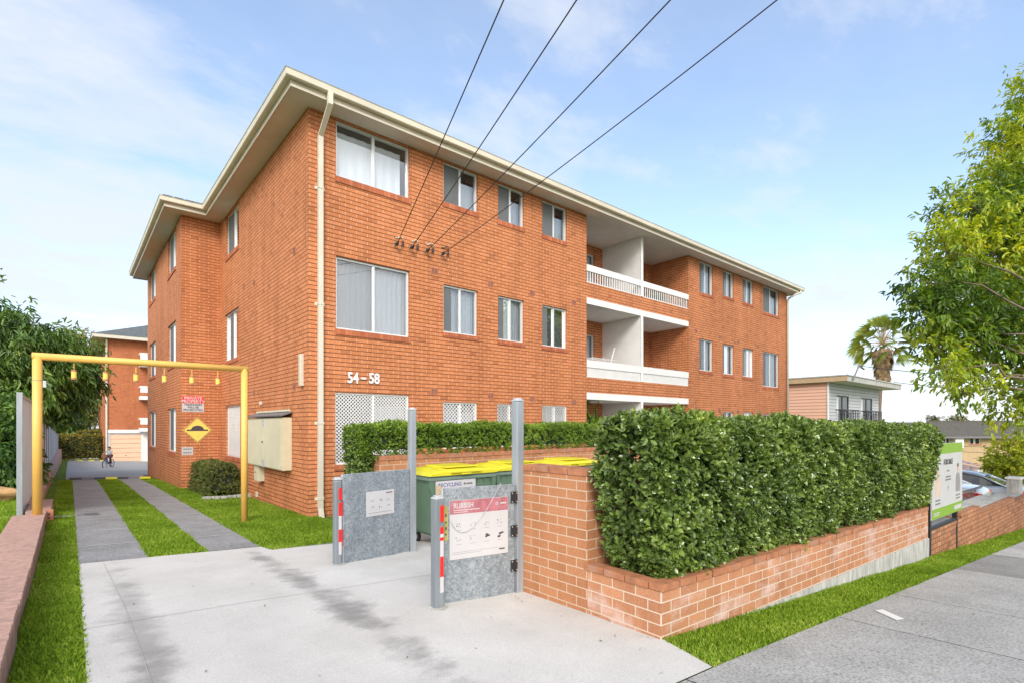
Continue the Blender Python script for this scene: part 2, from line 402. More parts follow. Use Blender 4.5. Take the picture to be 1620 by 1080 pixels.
# paired driveway strips, in slabs with pale joints
for nm, x0, x1 in (('wheel_track', .08, .735), ('wheel_track', 1.375, 2.0)):
    o = sheet(nm, [(x0, 7.72), (x1, 7.70), (x1, 24.0), (x0, 24.0)], M['aggregate'], .02)
    for y in (8.9, 10.35, 11.8, 13.9, 16.4, 19.5):
        jline([(x0 + .01, y), (x1 - .01, y + .02)], .022).build('concrete_joint', M['paleconc'])['kind'] = 'structure'
sheet('parking_court', [(-.1, 24.2), (2.4, 24.2), (2.4, 27.2), (26, 27.2), (26, 54.9), (-.1, 54.9)], M['asphalt'], .02, step=3)
sheet('court_edge', [(-.1, 54.9), (2.2, 54.9), (2.2, 60), (-.1, 60)], M['asphalt'], .02, step=3)
sheet('drain_strip', [(-.28, 12.45), (.08, 12.45), (.08, 12.65), (-.28, 12.65)], M['aggregate'], .018)
# footpath in slabs
xs = [-14, -6, -3, 0, 2.97, 5.35, 6.9, 9.55, 11.9, 13.3, 15.2, 18, 24, 34, 60]
mats = ['foot', 'foot', 'foot', 'foot', 'foot', 'foot', 'foot', 'footdark', 'footlight', 'foot', 'footlight', 'foot', 'foot', 'foot']
for i in range(len(xs) - 1):
    a, b = xs[i], xs[i + 1]; gap = .012
    sheet('footpath', [(a, FE(a) - 1.9), (b - gap, FE(b) - 1.9), (b - gap, FE(b) - .012), (a, FE(a) - .012)], M[mats[i]], .02, step=1.0)
sheet('road', [(-80, -14), (80, -14), (80, -3.6), (-80, -3.6)], M['road'], .004, step=4)
q0 = [(6.25, 1.05), (6.37, 1.03), (6.30, .72), (6.18, .74)]
mb = MB()
c_ = [atD(1384, 967, 5.0), atD(1396, 965.5, 5.05), atD(1431, 977.5, 4.75), atD(1419, 979.5, 4.7)]
mb.quad(*[(x, y, g(x, y) + .026) for x, y, z in c_]); mb.build('footpath_paint_mark', M['white'])['kind'] = 'structure'
mb = MB(); 
# grate in the left strip
gt = empty('drain_grate', (.27, 12.55, g(.27, 12.55) + .022)); tag(gt, 'square dark drain grate set in the left driveway strip', 'drain')
f = MB().box(-.16, .16, -.16, -.135, 0, .008).box(-.16, .16, .135, .16, 0, .008).box(-.16, -.135, -.135, .135, 0, .008).box(.135, .16, -.135, .135, 0, .008)
f.build('rim', M['greyink'], gt)
f = MB()
for i in range(9): f.box(-.13 + i * .03, -.118 + i * .03, -.135, .135, 0, .006)
f.build('bars', M['greyink'], gt)
MB().box(-.135, .135, -.135, .135, -.0015, -.0005).build('pit', M['ink'], gt)

# ---------------------------------------------------------------- grass blades
M['grass'] = leafmat('grass_blade', [(0, (.07, .13, .012)), (.3, (.18, .30, .02)), (.7, (.31, .46, .045)), (1, (.58, .60, .18))], .6, .35, (1.1, 1.2, .5), spec=.2)
def inpoly(P, poly):
    x, y = P[:, 0], P[:, 1]; ins = np.zeros(len(P), bool); n = len(poly)
    for i in range(n):
        x1, y1 = poly[i]; x2, y2 = poly[(i + 1) % n]
        c = ((y1 > y) != (y2 > y)) & (x < (x2 - x1) * (y - y1) / (y2 - y1 + 1e-12) + x1); ins ^= c
    return ins
def blades(name, poly, dens, h, label, w=.0075):
    p = np.array(poly); lo, hi = p.min(0), p.max(0); n = int((hi - lo).prod() * dens)
    P = RNG.uniform(lo, hi, (n, 2)); P = P[inpoly(P, poly)]; n = len(P)
    z = gz(P[:, 0], P[:, 1]) + .001
    a = RNG.uniform(0, 2 * np.pi, n); hh = h * RNG.uniform(.5, 1.25, n) * (1 + .35 * np.sin(P[:, 0] * 5.1) * np.sin(P[:, 1] * 4.3)); lean = RNG.uniform(.1, .9, n) * hh; la = RNG.uniform(0, 2 * np.pi, n)
    B = np.column_stack([P, z]); s = np.column_stack([np.cos(a), np.sin(a), 0 * a]) * w / 2 * RNG.uniform(.7, 1.5, n)[:, None]
    mid = B + np.column_stack([np.cos(la) * lean * .35, np.sin(la) * lean * .35, hh * .6])
    tip = B + np.column_stack([np.cos(la) * lean, np.sin(la) * lean, hh])
    V = np.stack([B - s, B + s, mid + s * .8, tip, mid - s * .8], 1).reshape(-1, 3)
    k = np.arange(n) * 5
    idx = np.stack([k, k + 1, k + 2, k + 3, k + 4], 1).ravel()
    o = npmesh(name, V, 5, idx, M['grass'], attr=RNG.random(n)); tag(o, label, 'grass', kind='stuff'); return o
blades('grass', [(-.27, 2.5), (.095, 2.5), (.09, 7.72), (-.27, 7.72)], 7500, .035, 'bright green grass strip beside the brick kerb along the pale concrete')
blades('grass', [(-.27, 7.72), (.08, 7.72), (.08, 12.43), (-.27, 12.43)], 4500, .042, 'grass strip left of the grey driveway track near the yellow gantry')
blades('grass', [(-.27, 12.67), (.08, 12.67), (.08, 24.1), (-.27, 24.1)], 3500, .04, 'far narrow grass strip left of the wheel tracks')
blades('grass', [(.722, 7.69), (1.388, 7.69), (1.388, 14), (.722, 14)], 5600, .035, 'green median grass between the two driveway tracks')
blades('grass', [(.735, 14), (1.375, 14), (1.375, 24.1), (.735, 24.1)], 2600, .04, 'far end of the grass between the driveway tracks')
blades('grass', [(1.985, 7.66), (2.05, 7.365), (3.74, 7.365), (3.74, 10.37), (3.57, 10.37), (3.57, 13), (2.0, 13)], 5200, .036, 'lawn between the right driveway track and the brick building corner')
blades('grass', [(2.0, 13), (3.57, 13), (3.57, 18.13), (2.53, 18.13), (2.53, 24.1), (2.0, 24.1)], 3000, .04, 'lawn running along the building side past the clipped bush')
blades('grass', [(3.27, FE(3.28) - .015), (8, FE(8) - .015), (8, sy_(8, 2.28, 3.43)), (3.44, 2.28)], 9000, .038, 'grass verge between the hedge planter wall and the footpath')
blades('grass', [(8, FE(8)), (13, FE(13)), (13, sy_(13, 2.28, 3.43)), (8, sy_(8, 2.28, 3.43))], 7500, .035, 'grass verge at the foot of the for sale board')
blades('grass', [(13, FE(13)), (26, FE(26)), (26, sy_(26, 2.2, 3.43)), (13, sy_(13, 2.2, 3.43))], 2600, .05, 'far grass verge below the old dark brick wall', w=.007)
def litter(name, boxes, n, label):
    V = []; T = []; I = []
    for (x0, x1, y0, y1), k in zip(boxes, n):
        for _ in range(k):
            x, y = RNG.uniform(x0, x1), RNG.uniform(y0, y1); a = RNG.uniform(0, 6.28); s = RNG.uniform(.007, .018); z = g(x, y) + .026
            c, s_ = math.cos(a), math.sin(a); b0 = len(V)
            for (u, v, h) in ((-1, 0, 0), (0, -.4, .004), (1, 0, .008), (0, .4, .004)): V.append((x + s * (u * c - v * s_), y + s * (u * s_ + v * c), z + h))
            I += [b0, b0 + 1, b0 + 2, b0 + 3]; T.append(RNG.random())
    o = npmesh(name, np.array(V), 4, np.array(I), M['litter'], attr=np.array(T)); tag(o, label, 'leaf litter', kind='stuff')
M['litter'] = leafmat('dry_fallen_leaf', [(0, (.10, .06, .03)), (.5, (.28, .20, .10)), (1, (.55, .50, .40))], .8, .1, (1, 1, 1))
litter('fallen_leaves', [(.15, 3.4, 1.9, 7.3), (3.2, 3.44, 2.3, 3.9), (3.0, 9, -.1, 1.6), (.1, 2, 8, 20)], [38, 14, 40, 22], 'scattered dry leaf scraps on the concrete drive and footpath')
blades('grass', [(-3.5, 4), (-.62, 4), (-.62, 12.4), (-3.5, 12.4)], 2200, .045, 'neighbouring lawn left of the brick kerb')
blades('grass', [(-3.5, 12.4), (-.72, 12.4), (-.72, 18), (-3.5, 18)], 1200, .05, 'neighbouring lawn beside the metal fence')

# ================================================================ MAIN BUILDING
FY, SX, BX, BY, XE, YB = 10.37, 3.57, 2.53, 18.13, 25.98, 26.8
ZT, ZB = 6.25, -3.4
bld = empty('apartment_building', (SX, FY, g(SX, FY)))
tag(bld, 'three storey orange brick apartment block with cream gutters numbered 54 - 58', 'apartment building')
OFF = Vector((SX, FY, g(SX, FY)))
def bpart(mb, name, mat, parent=None, smooth=False):
    o = mb.build(name, mat, bld if parent is None else parent, smooth)
    if parent is None: o.location = -OFF
    return o
def wall_holes(mb, P, u0, u1, z0, z1, holes, dep=.11):
    us = sorted(set([u0, u1] + [h[0] for h in holes] + [h[1] for h in holes])); zs = sorted(set([z0, z1] + [h[2] for h in holes] + [h[3] for h in holes]))
    us = [u for u in us if u0 <= u <= u1]; zs = [z for z in zs if z0 <= z <= z1]
    for a, b in zip(us, us[1:]):
        for c, d in zip(zs, zs[1:]):
            um, zm = (a + b) / 2, (c + d) / 2
            if any(h[0] < um < h[1] and h[2] < zm < h[3] for h in holes): continue
            mb.quad(P(a, c, 0), P(b, c, 0), P(b, d, 0), P(a, d, 0))
    for (a, b, c, d) in holes:
        if dep <= 0: continue
        mb.quad(P(a, c, 0), P(a, d, 0), P(a, d, dep), P(a, c, dep)); mb.quad(P(b, c, 0), P(b, d, 0), P(b, d, dep), P(b, c, dep))
        mb.quad(P(a, c, 0), P(b, c, 0), P(b, c, dep), P(a, c, dep)); mb.quad(P(a, d, 0), P(b, d, 0), P(b, d, dep), P(a, d, dep))
Pf = lambda u, z, w: (u, FY + w, z)
Ps = lambda u, z, w: (SX + w, u, z)
Pb = lambda u, z, w: (BX + w, u, z)
# windows surveyed: (left px, right px, top z, bottom z, style)
front = [(531.5, 648, 6.215, 5.06, 'bigtop'), (701.5, 756, 6.215, 5.25, 'small'), (788, 829, 6.215, 5.25, 'small'), (858, 897, 6.215, 5.25, 'small'),
         (531.5, 648, 3.44, 1.96, 'big'), (701.5, 756, 3.32, 2.19, 'blinds'), (788, 829, 3.32, 2.19, 'blinds'), (858, 897, 3.32, 2.19, 'blinds'),
         (530.5, 647, .68, -.80, 'screenbig'), (701, 755, .56, -.55, 'screen'), (787, 826, .56, -.55, 'screen'), (858, 897, .56, -.55, 'screen'),
         (1106.6, 1128, 6.215, 5.02, 'blinds'), (1143.7, 1161, 6.215, 5.18, 'blinds'), (1175, 1192, 6.215, 5.18, 'blinds'), (1207, 1232.5, 6.215, 5.04, 'small'),
         (1106.6, 1128, 3.28, 2.08, 'blinds'), (1143.7, 1161, 3.26, 2.06, 'blinds'), (1175, 1192, 3.26, 2.06, 'blinds'), (1207, 1232.5, 3.30, 1.74, 'blinds'),
         (1106.6, 1128, .56, -.6, 'blinds'), (1143.7, 1161, .56, -.6, 'blinds'), (1175, 1192, .56, -.6, 'blinds'), (1207, 1232.5, .50, -1.0, 'blinds')]
FW = [(onY(a, FY)[0], onY(b, FY)[0], zb, zt, st) for a, b, zt, zb, st in front]
side = [(378, 357.5, 6.20, 4.98, 'small'), (377.5, 356, 3.30, 1.90, 'blinds'), (380, 357, .58, -.90, 'shutter')]
SW = [(onX(a, SX)[1], onX(b, SX)[1], zb, zt, st) for a, b, zt, zb, st in side]
bay = [(278, 265.5, 6.20, 4.95, 'dark'), (278, 265.5, 3.30, 1.95, 'dark'), (278, 265.5, .56, -.85, 'dark'), (246, 236.5, 6.20, 4.95, 'dark'), (246, 236.5, 3.30, 1.95, 'dark'), (246, 236.5, .56, -.85, 'dark')]
BW = [(onX(a, BX)[1], onX(b, BX)[1], zb, zt, st) for a, b, zt, zb, st in bay]
BL, BR = onY(928, FY)[0], onY(1089, FY)[0]                      # balcony recess
RD = 1.65
LEV = [(3.81, 4.26), (.99, 1.45)]                                # brick spandrels
w = MB()
wall_holes(w, Pf, SX, BL, ZB, ZT, [q[:4] for q in FW if q[1] < BL])
wall_holes(w, Pf, BR, XE, ZB, ZT, [q[:4] for q in FW if q[0] > BR])
for a, b in LEV: w.box(BL + .002, BR - .002, FY + .001, FY + .11, a, b)
w.box(BL + .002, BR - .002, FY + .001, FY + .11, ZB, -1.55)
wall_holes(w, Ps, FY, BY, ZB, ZT, [q[:4] for q in SW])
w.quad((BX, BY, ZB), (SX, BY, ZB), (SX, BY, ZT), (BX, BY, ZT))
wall_holes(w, Pb, BY, YB, ZB, ZT, [q[:4] for q in BW])
w.quad((BX, YB, ZB), (XE, YB, ZB), (XE, YB, ZT), (BX, YB, ZT)); w.quad((XE, FY, ZB), (XE, YB, ZB), (XE, YB, ZT), (XE, FY, ZT))
# balcony recess brickwork: side cheeks and the back wall with door openings
w.quad((BL, FY, ZB), (BL, FY + RD, ZB), (BL, FY + RD, ZT), (BL, FY, ZT)); w.quad((BR, FY, ZB), (BR, FY + RD, ZB), (BR, FY + RD, ZT), (BR, FY, ZT))
XM = onY(1015.3, FY)[0]
Pr = lambda u, z, w_: (u, FY + RD + w_, z)
doors = []
for zf in (3.95, 1.15, -1.65):
    doors += [(BL + .30, 14.03, zf, zf + 2.0), (XM + .45, 17.0, zf, zf + 2.0)]
wall_holes(w, Pr, BL, BR, ZB, ZT, doors, .08)
bpart(w, 'brick_wall', M['brick'])
# window builder in facade coordinates
def pleats(P, u0, u1, z0, z1, w0, amp, n):
    mb = MB(); pts = []
    for i in range(n * 2 + 1):
        pts.append((u0 + (u1 - u0) * i / (2 * n), w0 + (amp if i % 2 else 0)))
    for (a, wa), (b, wb) in zip(pts, pts[1:]): mb.quad(P(a, z0, wa), P(b, z0, wb), P(b, z1, wb), P(a, z1, wa))
    return mb
def pbox(mb, P, u0, u1, z0, z1, w0, w1):
    c = [P(u, z, w_) for z in (z0, z1) for w_ in (w0, w1) for u in (u0, u1)]
    mb.add(c, [(0, 2, 3, 1), (4, 5, 7, 6), (0, 1, 5, 4), (2, 6, 7, 3), (0, 4, 6, 2), (1, 3, 7, 5)])
def window(P, u0, u1, z0, z1, st, flip=False, sill=True):
    D = .085; fw = .042; f = MB(); um = u0 + (u1 - u0) * .5
    e = .003
    pbox(f, P, u0 + e, u1 - e, z0 + e, z0 + fw, D - .03, D + .05); pbox(f, P, u0 + e, u1 - e, z1 - fw, z1 - e, D - .03, D + .05)
    pbox(f, P, u0 + e, u0 + fw, z0 + fw, z1 - fw, D - .03, D + .05); pbox(f, P, u1 - fw, u1 - e, z0 + fw, z1 - fw, D - .03, D + .05)
    pbox(f, P, um - .028, um + .028, z0 + fw, z1 - fw, D - .022, D + .045)
    wo = bpart(f, 'window', M['alu'])
    gl = MB(); gl.quad(P(u0 + fw, z0 + fw, D + .01), P(um - .028, z0 + fw, D + .01), P(um - .028, z1 - fw, D + .01), P(u0 + fw, z1 - fw, D + .01))
    gl.quad(P(um + .028, z0 + fw, D + .022), P(u1 - fw, z0 + fw, D + .022), P(u1 - fw, z1 - fw, D + .022), P(um + .028, z1 - fw, D + .022))
    bpart(gl, 'pane', M['glass'], wo)
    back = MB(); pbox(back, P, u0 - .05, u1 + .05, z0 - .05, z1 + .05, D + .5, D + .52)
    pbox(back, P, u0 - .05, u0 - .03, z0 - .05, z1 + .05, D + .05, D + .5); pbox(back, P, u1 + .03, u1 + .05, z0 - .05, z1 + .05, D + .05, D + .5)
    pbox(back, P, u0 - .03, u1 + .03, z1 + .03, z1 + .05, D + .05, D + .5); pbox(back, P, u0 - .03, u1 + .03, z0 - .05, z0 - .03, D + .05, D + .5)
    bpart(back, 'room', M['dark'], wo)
    W = u1 - u0
    lo, hi = (u0, um) if not flip else (um, u1)
    def cur(a, b, mat='curtain', top=0, amp=.035, per=.11):
        bpart(pleats(P, a, b, z0 + .0, z1 - top, D + .11, amp, max(2, int((b - a) / per))), 'curtain', M[mat], wo)
    def fly(a, b):
        s_ = MB(); pbox(s_, P, a, b, z0 + fw, z1 - fw, D - .012, D - .010); bpart(s_, 'fly_screen', M['flyscreen'], wo)
    if st == 'bigtop': cur(u0, u1 - .14, top=.14, amp=.02, per=.22)
    elif st == 'big': cur(u0, um, 'curtain_mid'); cur(um, u1)
    elif st == 'small':
        fly(lo, hi)
        bpart(pleats(P, hi if not flip else u0, u1 if not flip else lo, z0, z0 + (z1 - z0) * .72, D + .13, .01, 3), 'curtain', M['curtain'], wo)
    elif st == 'blinds':
        fly(lo, lo + W * .26); cur(lo + W * .22, u1 - W * .02 if not flip else um, 'curtain', 0, .03, .07)
    elif st == 'dark': fly(lo, hi)
    elif st == 'shutter':
        s_ = MB(); n = 34
        for i in range(n):
            z = z0 + .05 + (z1 - z0 - .1) * i / n; pbox(s_, P, u0 + fw, u1 - fw, z, z + (z1 - z0) / n * .82, D - .02, D - .008)
        bpart(s_, 'shutter', M['white'], wo)
    if st.startswith('screen'):
        cur(u0, um - .02, 'curtain_grey', 0, .03, .12); cur(um - .02, u1, 'curtain_mid' if st == 'screenbig' else 'curtain_grey', .25, .03, .12)
        s_ = MB(); p_ = .075 if st == 'screenbig' else .092; hgt = z1 - z0; t_ = .0115; wS = D - .045
        k = -int(hgt / p_) - 1
        while k * p_ < W:
            for sg in (1, -1):
                a0 = k * p_
                lo_ = max(0, -a0); hi_ = min(hgt, W - a0)
                if hi_ - lo_ > .01:
                    f_ = (lambda s: (u0 + a0 + s)) if sg == 1 else (lambda s: (u1 - a0 - s))
                    s_.quad(P(f_(lo_) - t_, z0 + lo_, wS), P(f_(lo_) + t_, z0 + lo_, wS), P(f_(hi_) + t_, z0 + hi_, wS - .001 * sg), P(f_(hi_) - t_, z0 + hi_, wS - .001 * sg))
            k += 1
        for (a, b, c, d) in ((u0 + e, u1 - e, z0 + e, z0 + .03), (u0 + e, u1 - e, z1 - .035, z1 - e), (u0 + e, u0 + .03, z0 + .03, z1 - .035), (u1 - .03, u1 - e, z0 + .03, z1 - .035), (um - .02, um + .02, z0 + .03, z1 - .035)):
            pbox(s_, P, a, b, c, d, wS - .012, wS + .012)
        bpart(s_, 'security_screen', M['white'], wo)
    if sill:
        s_ = MB(); pbox(s_, P, u0 - .02, u1 + .02, z0 - .115, z0 + .002, -.022, D - .031)
        bpart(s_, 'sill', M['brick_sill'], wo)
    return wo
for q in FW: window(Pf, *q)
for q in SW: window(Ps, *q, flip=True)
for q in BW: window(Pb, *q, flip=True)
for i, (a, b, c, d) in enumerate(doors):
    o = window(Pr, a, b, c, d, 'small' if i % 2 else 'blinds', sill=False); o.name = 'balcony_door'
# air vents
def vent(P, u, z):
    f = MB(); pbox(f, P, u - .09, u + .09, z - .075, z + .075, -.006, .0); 
    vo = bpart(f, 'air_vent', M['vent'])
    s_ = MB()
    for i in range(5):
        for s in (-1, 1): pbox(s_, P, u + s * .042 - .034, u + s * .042 + .034, z - .058 + i * .026, z - .046 + i * .026, -.009, -.0062)
    bpart(s_, 'slots', M['ventdark'], vo)
for px, py in ((687, 429), (776, 449.5), (842, 464), (908, 479), (687, 618.5), (776, 625), (842, 630), (908, 635), (1101, 524), (1139, 533), (1168, 540), (1199, 547.5), (1101, 645), (1138, 648), (1167, 650), (1199, 652)):
    p = onY(px, FY, py); vent(Pf, p[0], p[2])
for px, py in ((466, 397), (402, 448), (466, 610), (386, 453), (402, 620)):
    p = onX(px, SX, py); vent(Ps, p[1], p[2])
# eaves: outline follows the walls
OV = .46
E = [(SX - OV, FY - OV), (XE + OV, FY - OV), (XE + OV, YB + OV), (BX - OV, YB + OV), (BX - OV, BY - OV), (SX - OV, BY - OV)]
def offs(poly, d):
    x = [SX - OV - d, XE + OV + d, XE + OV + d, BX - OV - d, BX - OV - d, SX - OV - d]; y = [FY - OV - d, FY - OV - d, YB + OV + d, YB + OV + d, BY - OV - d, BY - OV - d]
    return list(zip(x, y))
s_ = MB(); s_.add([(x, y, ZT) for x, y in E], [tuple(range(6))]); bpart(s_, 'soffit', M['soffit'])
def band(prof, closed=False):
    mb = MB(); rings = [[(x, y, z) for x, y in offs(E, d)] for d, z in prof]
    n = 6; vs = [p for r_ in rings for p in r_]; fs = []
    for k in range(len(rings) - 1):
        for i in range(n): fs.append((k * n + i, k * n + (i + 1) % n, (k + 1) * n + (i + 1) % n, (k + 1) * n + i))
    return mb.add(vs, fs)
bpart(band([(-.002, ZT - .03), (.02, ZT - .03), (.02, ZT + .12), (-.002, ZT + .12)]), 'fascia', M['cream'])
bpart(band([(.022, ZT + .02), (.025, ZT + .115), (.10, ZT + .09)]), 'fascia_dark_band', M['gutterdark'])  # darker band across the fascia below the gutter
bpart(band([(.022, ZT + .085), (.105, ZT + .085), (.125, ZT + .10), (.135, ZT + .20), (.15, ZT + .215), (.13, ZT + .225), (.12, ZT + .21), (.11, ZT + .12), (.03, ZT + .11)]), 'gutter', M['gutter'])
def hip(mb, x0, x1, y0, y1, z, tanp):
    hw = min(x1 - x0, y1 - y0) / 2; h = hw * tanp
    if x1 - x0 > y1 - y0: r0, r1 = (x0 + hw, (y0 + y1) / 2), (x1 - hw, (y0 + y1) / 2)
    else: r0, r1 = ((x0 + x1) / 2, y0 + hw), ((x0 + x1) / 2, y1 - hw)
    vs = [(x0, y0, z), (x1, y0, z), (x1, y1, z), (x0, y1, z), (*r0, z + h), (*r1, z + h)]
    fs = [(0, 1, 5, 4), (1, 2, 5), (2, 3, 4, 5), (3, 0, 4)] if x1 - x0 > y1 - y0 else [(0, 1, 4), (1, 2, 5, 4), (2, 3, 5), (3, 0, 4, 5)]
    mb.add(vs, fs)
def tilemat(name, c0, c1, sc=(3.2, 3.2)):
    m, nt, b = new_mat(name); c = coord(nt)
    sp = N(nt, 'ShaderNodeSeparateXYZ'); nt.links.new(c, sp.inputs[0])
    fz = math_n(nt, 'FRACT', math_n(nt, 'MULTIPLY', sp.outputs[2], 8.5)); fx = math_n(nt, 'FRACT', math_n(nt, 'MULTIPLY', math_n(nt, 'ADD', sp.outputs[0], sp.outputs[1]), sc[0]))
    o = ramp(nt, noise(nt, c, 2.5, 6, .7), [(.3, c0), (.7, c1)])
    o = mixc(nt, math_n(nt, 'MULTIPLY', math_n(nt, 'LESS_THAN', fz, .16), .7), o, tuple(x * .35 for x in c0))
    o = mixc(nt, math_n(nt, 'MULTIPLY', math_n(nt, 'LESS_THAN', fx, .14), .5), o, tuple(x * .4 for x in c0))
    nt.links.new(o, b.inputs['Base Color']); b.inputs['Roughness'].default_value = .95; b.inputs['Specular IOR Level'].default_value = .1
    bump(nt, b, math_n(nt, 'ADD', fz, math_n(nt, 'MULTIPLY', fx, .5)), .6, .03)
    return m
M['tile'] = tilemat('grey_roof_tile', (.10, .12, .13), (.19, .21, .22))
M['oldtile'] = tilemat('aged_brown_tile', (.10, .095, .08), (.165, .155, .135), (2.4, 2))
r_ = MB(); hip(r_, SX - OV - .12, XE + OV + .12, FY - OV - .12, YB + OV + .12, ZT + .225, .40); hip(r_, BX - OV - .12, 12, BY - OV - .12, YB + OV + .10, ZT + .222, .40)
bpart(r_, 'roof', M['tile'])
s_ = MB()
for x, y, dx, dy in ((BX - OV - .11, BY - OV - .11, 1, 0),):      # visible tile noses above the bay gutter
    for i in range(4): s_.bbox(x + .05 + i * .27, x + .05 + i * .27 + .24, y + .02, y + .3, ZT + .235, ZT + .275, .01)
bpart(s_, 'edge_tiles', M['tile'])
# rendered balcony slabs, divider, railings
s_ = MB()
for zt, zb in ((3.808, 3.62), (.988, .784)):
    s_.box(BL + .003, BR - .003, FY - .012, FY + RD - .003, zb, zt)
bpart(s_, 'balcony_slab', M['render'])
s_ = MB()
for zt, zb in ((4.0, 3.812), (1.2, .992), (-1.56, -1.7)): s_.box(BL + .003, BR - .003, FY + .112, FY + RD - .003, zb, zt)
bpart(s_, 'balcony_floor', M['render'])
s_ = MB()
for z0, z1 in ((4.001, ZT - .002), (1.201, 3.618), (-1.558, .782)): s_.box(XM - .045, XM + .045, FY + .005, FY + RD - .005, z0, z1)
bpart(s_, 'balcony_divider', M['render'])
s_ = MB()
for z0, z1 in ((4.262, ZT - .003), (1.452, 3.618), (-1.54, .782)): s_.box(XM - .06, XM + .055, FY - .02, FY + .004, z0, z1)
bpart(s_, 'divider_post', M['white'])
def railing(x0, x1, zt, zr, zb, gap):
    o = MB(); o.box(x0, x1, FY - .018, FY + .03, zr, zt); o.box(x0, x1, FY, FY + .03, zb, zb + .025)
    ob = bpart(o, 'balcony_railing', M['white'])
    s = MB(); x = x0 + .04
    while x < x1 - .02:
        s.box(x, x + .032, FY + .004, FY + .02, zb + .025, zr); x += gap
    bpart(s, 'balusters', M['white'], ob)
    return ob
for a, b in ((BL + .004, XM - .061), (XM + .056, BR - .004)):
    railing(a, b, 4.79, 4.60, 4.262, .115)
    o = railing(a, b, 1.96, 1.74, 1.452, .046)
# downpipes
def downpipe(P0, zt, zb, bend=True, mat='cream', clips=()):
    x, y = P0; m_ = MB(); w2 = .048
    m_.box(x - w2, x + w2, y - .085, y - .012, zb, zt)
    o = bpart(m_, 'downpipe', M[mat])
    c = MB()
    for z in clips: c.box(x - .10, x + .10, y - .012, y - .001, z - .03, z + .03); c.box(x - w2 - .006, x + w2 + .006, y - .092, y - .010, z - .018, z + .018)
    if clips: bpart(c, 'clip', M['cream'], o)
    return o
dx = onY(505.5, FY)[0]
dp = downpipe((dx, FY), 5.72, -1.62, clips=[4.70, 2.05 + .35, .05, -1.45])
m_ = MB()                                                    # offset to the gutter and the shoe
def sqtube(mb, pts, w2=.048, t=.04):
    for a, b in zip(pts, pts[1:]):
        vs = [(x, a[1] + sy * t, a[2]) for x in (dx - w2, dx + w2) for sy in (-1, 1)] + [(x, b[1] + sy * t, b[2]) for x in (dx - w2, dx + w2) for sy in (-1, 1)]
        mb.add(vs, [(0, 1, 3, 2), (4, 6, 7, 5), (0, 4, 5, 1), (2, 3, 7, 6), (0, 2, 6, 4), (1, 5, 7, 3)])
sqtube(m_, [(0, FY - .048, 5.725), (0, FY - OV - .09, 6.12), (0, FY - OV - .09, 6.40)], t=.036)
bpart(m_, 'offset_bend', M['gutter'], dp)
m_ = MB(); sqtube(m_, [(0, FY - .05, -1.622), (0, FY - .13, -1.86)], .045, .036); bpart(m_, 'shoe', M['cream'], dp)
m_ = MB(); ex = XE - .05
m_.tube([(ex + .0, FY - .06, -3.0), (ex, FY - .06, 5.85), (ex - .02, FY - .12, 5.98), (ex + .0, FY - OV, 6.14), (ex + .25, FY - OV - .07, 6.2), (ex + .28, FY - OV - .07, 6.34)], .05, 8)
bpart(m_, 'downpipe', M['cream'], smooth=True)
# TV antenna on the roof
m_ = MB(); ap = Vector((9.2, 12.6, 7.2)); m_.tube([ap, ap + Vector((0, 0, 1.05))], .018, 6)
t0 = ap + Vector((-.55, 0, .85)); t1 = ap + Vector((.55, .1, 1.15)); m_.tube([t0, t1], .014, 6)
for i in range(9):
    c = t0.lerp(t1, i / 8); m_.tube([c + Vector((0, -.12, 0)), c + Vector((0, .12, 0))], .009, 5)
bpart(m_, 'television_antenna', M['greyink'])
# conduit on the corner
m_ = MB(); p = onX(479.5, SX, 560); q = onX(479.5, SX, 610); m_.bbox(SX - .07, SX - .001, p[1] - .05, p[1] + .07, q[2], p[2], .008)
bpart(m_, 'conduit_cover', M['cream'])
m_ = MB(); p = onX(414, SX, 637); m_.bbox(SX - .05, SX - .001, p[1] - .05, p[1] + .05, p[2] - .04, p[2] + .04, .006); bpart(m_, 'junction_box', M['cream'])
m_ = MB(); p = onX(407, SX, 780); m_.bbox(SX - .03, SX - .001, p[1] - .07, p[1] + .05, p[2] - .08, p[2] + .05, .006); bpart(m_, 'junction_box', M['cream'])
m_ = MB(); m_.tube([onX(398, SX - .02, 765), onX(384, SX - .02, 758)], .02, 6); bpart(m_, 'waste_pipe', M['vent'])
# ================================================================ THINGS FIXED TO THE BUILDING
def rel(o, loc): return o
def thing(name, loc, label, cat, group=None, rot=(0, 0, 0)):
    o = empty(name, loc, rot); return tag(o, label, cat, group)
RF = (R(90), 0, 0)                                            # lettering on a wall that faces the street
p = onY(548.5, FY, 604.5); q = onY(548.5, FY, 589)
t = thing('house_number', p, 'white house number 54 - 58 fixed on the brick facade', 'house number')
hn = (q[2] - p[2]) / .66
for ch, px in (('5', 549), ('4', 558), ('5', 583), ('8', 591.5)):
    o = text('digit', ch, hn, (onY(px, FY)[0] - p[0], -.016, (.015 if px > 570 else 0)), RF, M['white'], t, .012, sx=.80, bold=.008)
MB().box(onY(571, FY)[0] - p[0], onY(578.5, FY)[0] - p[0], -.03, -.004, .085, .125).build('dash', M['white'], t)
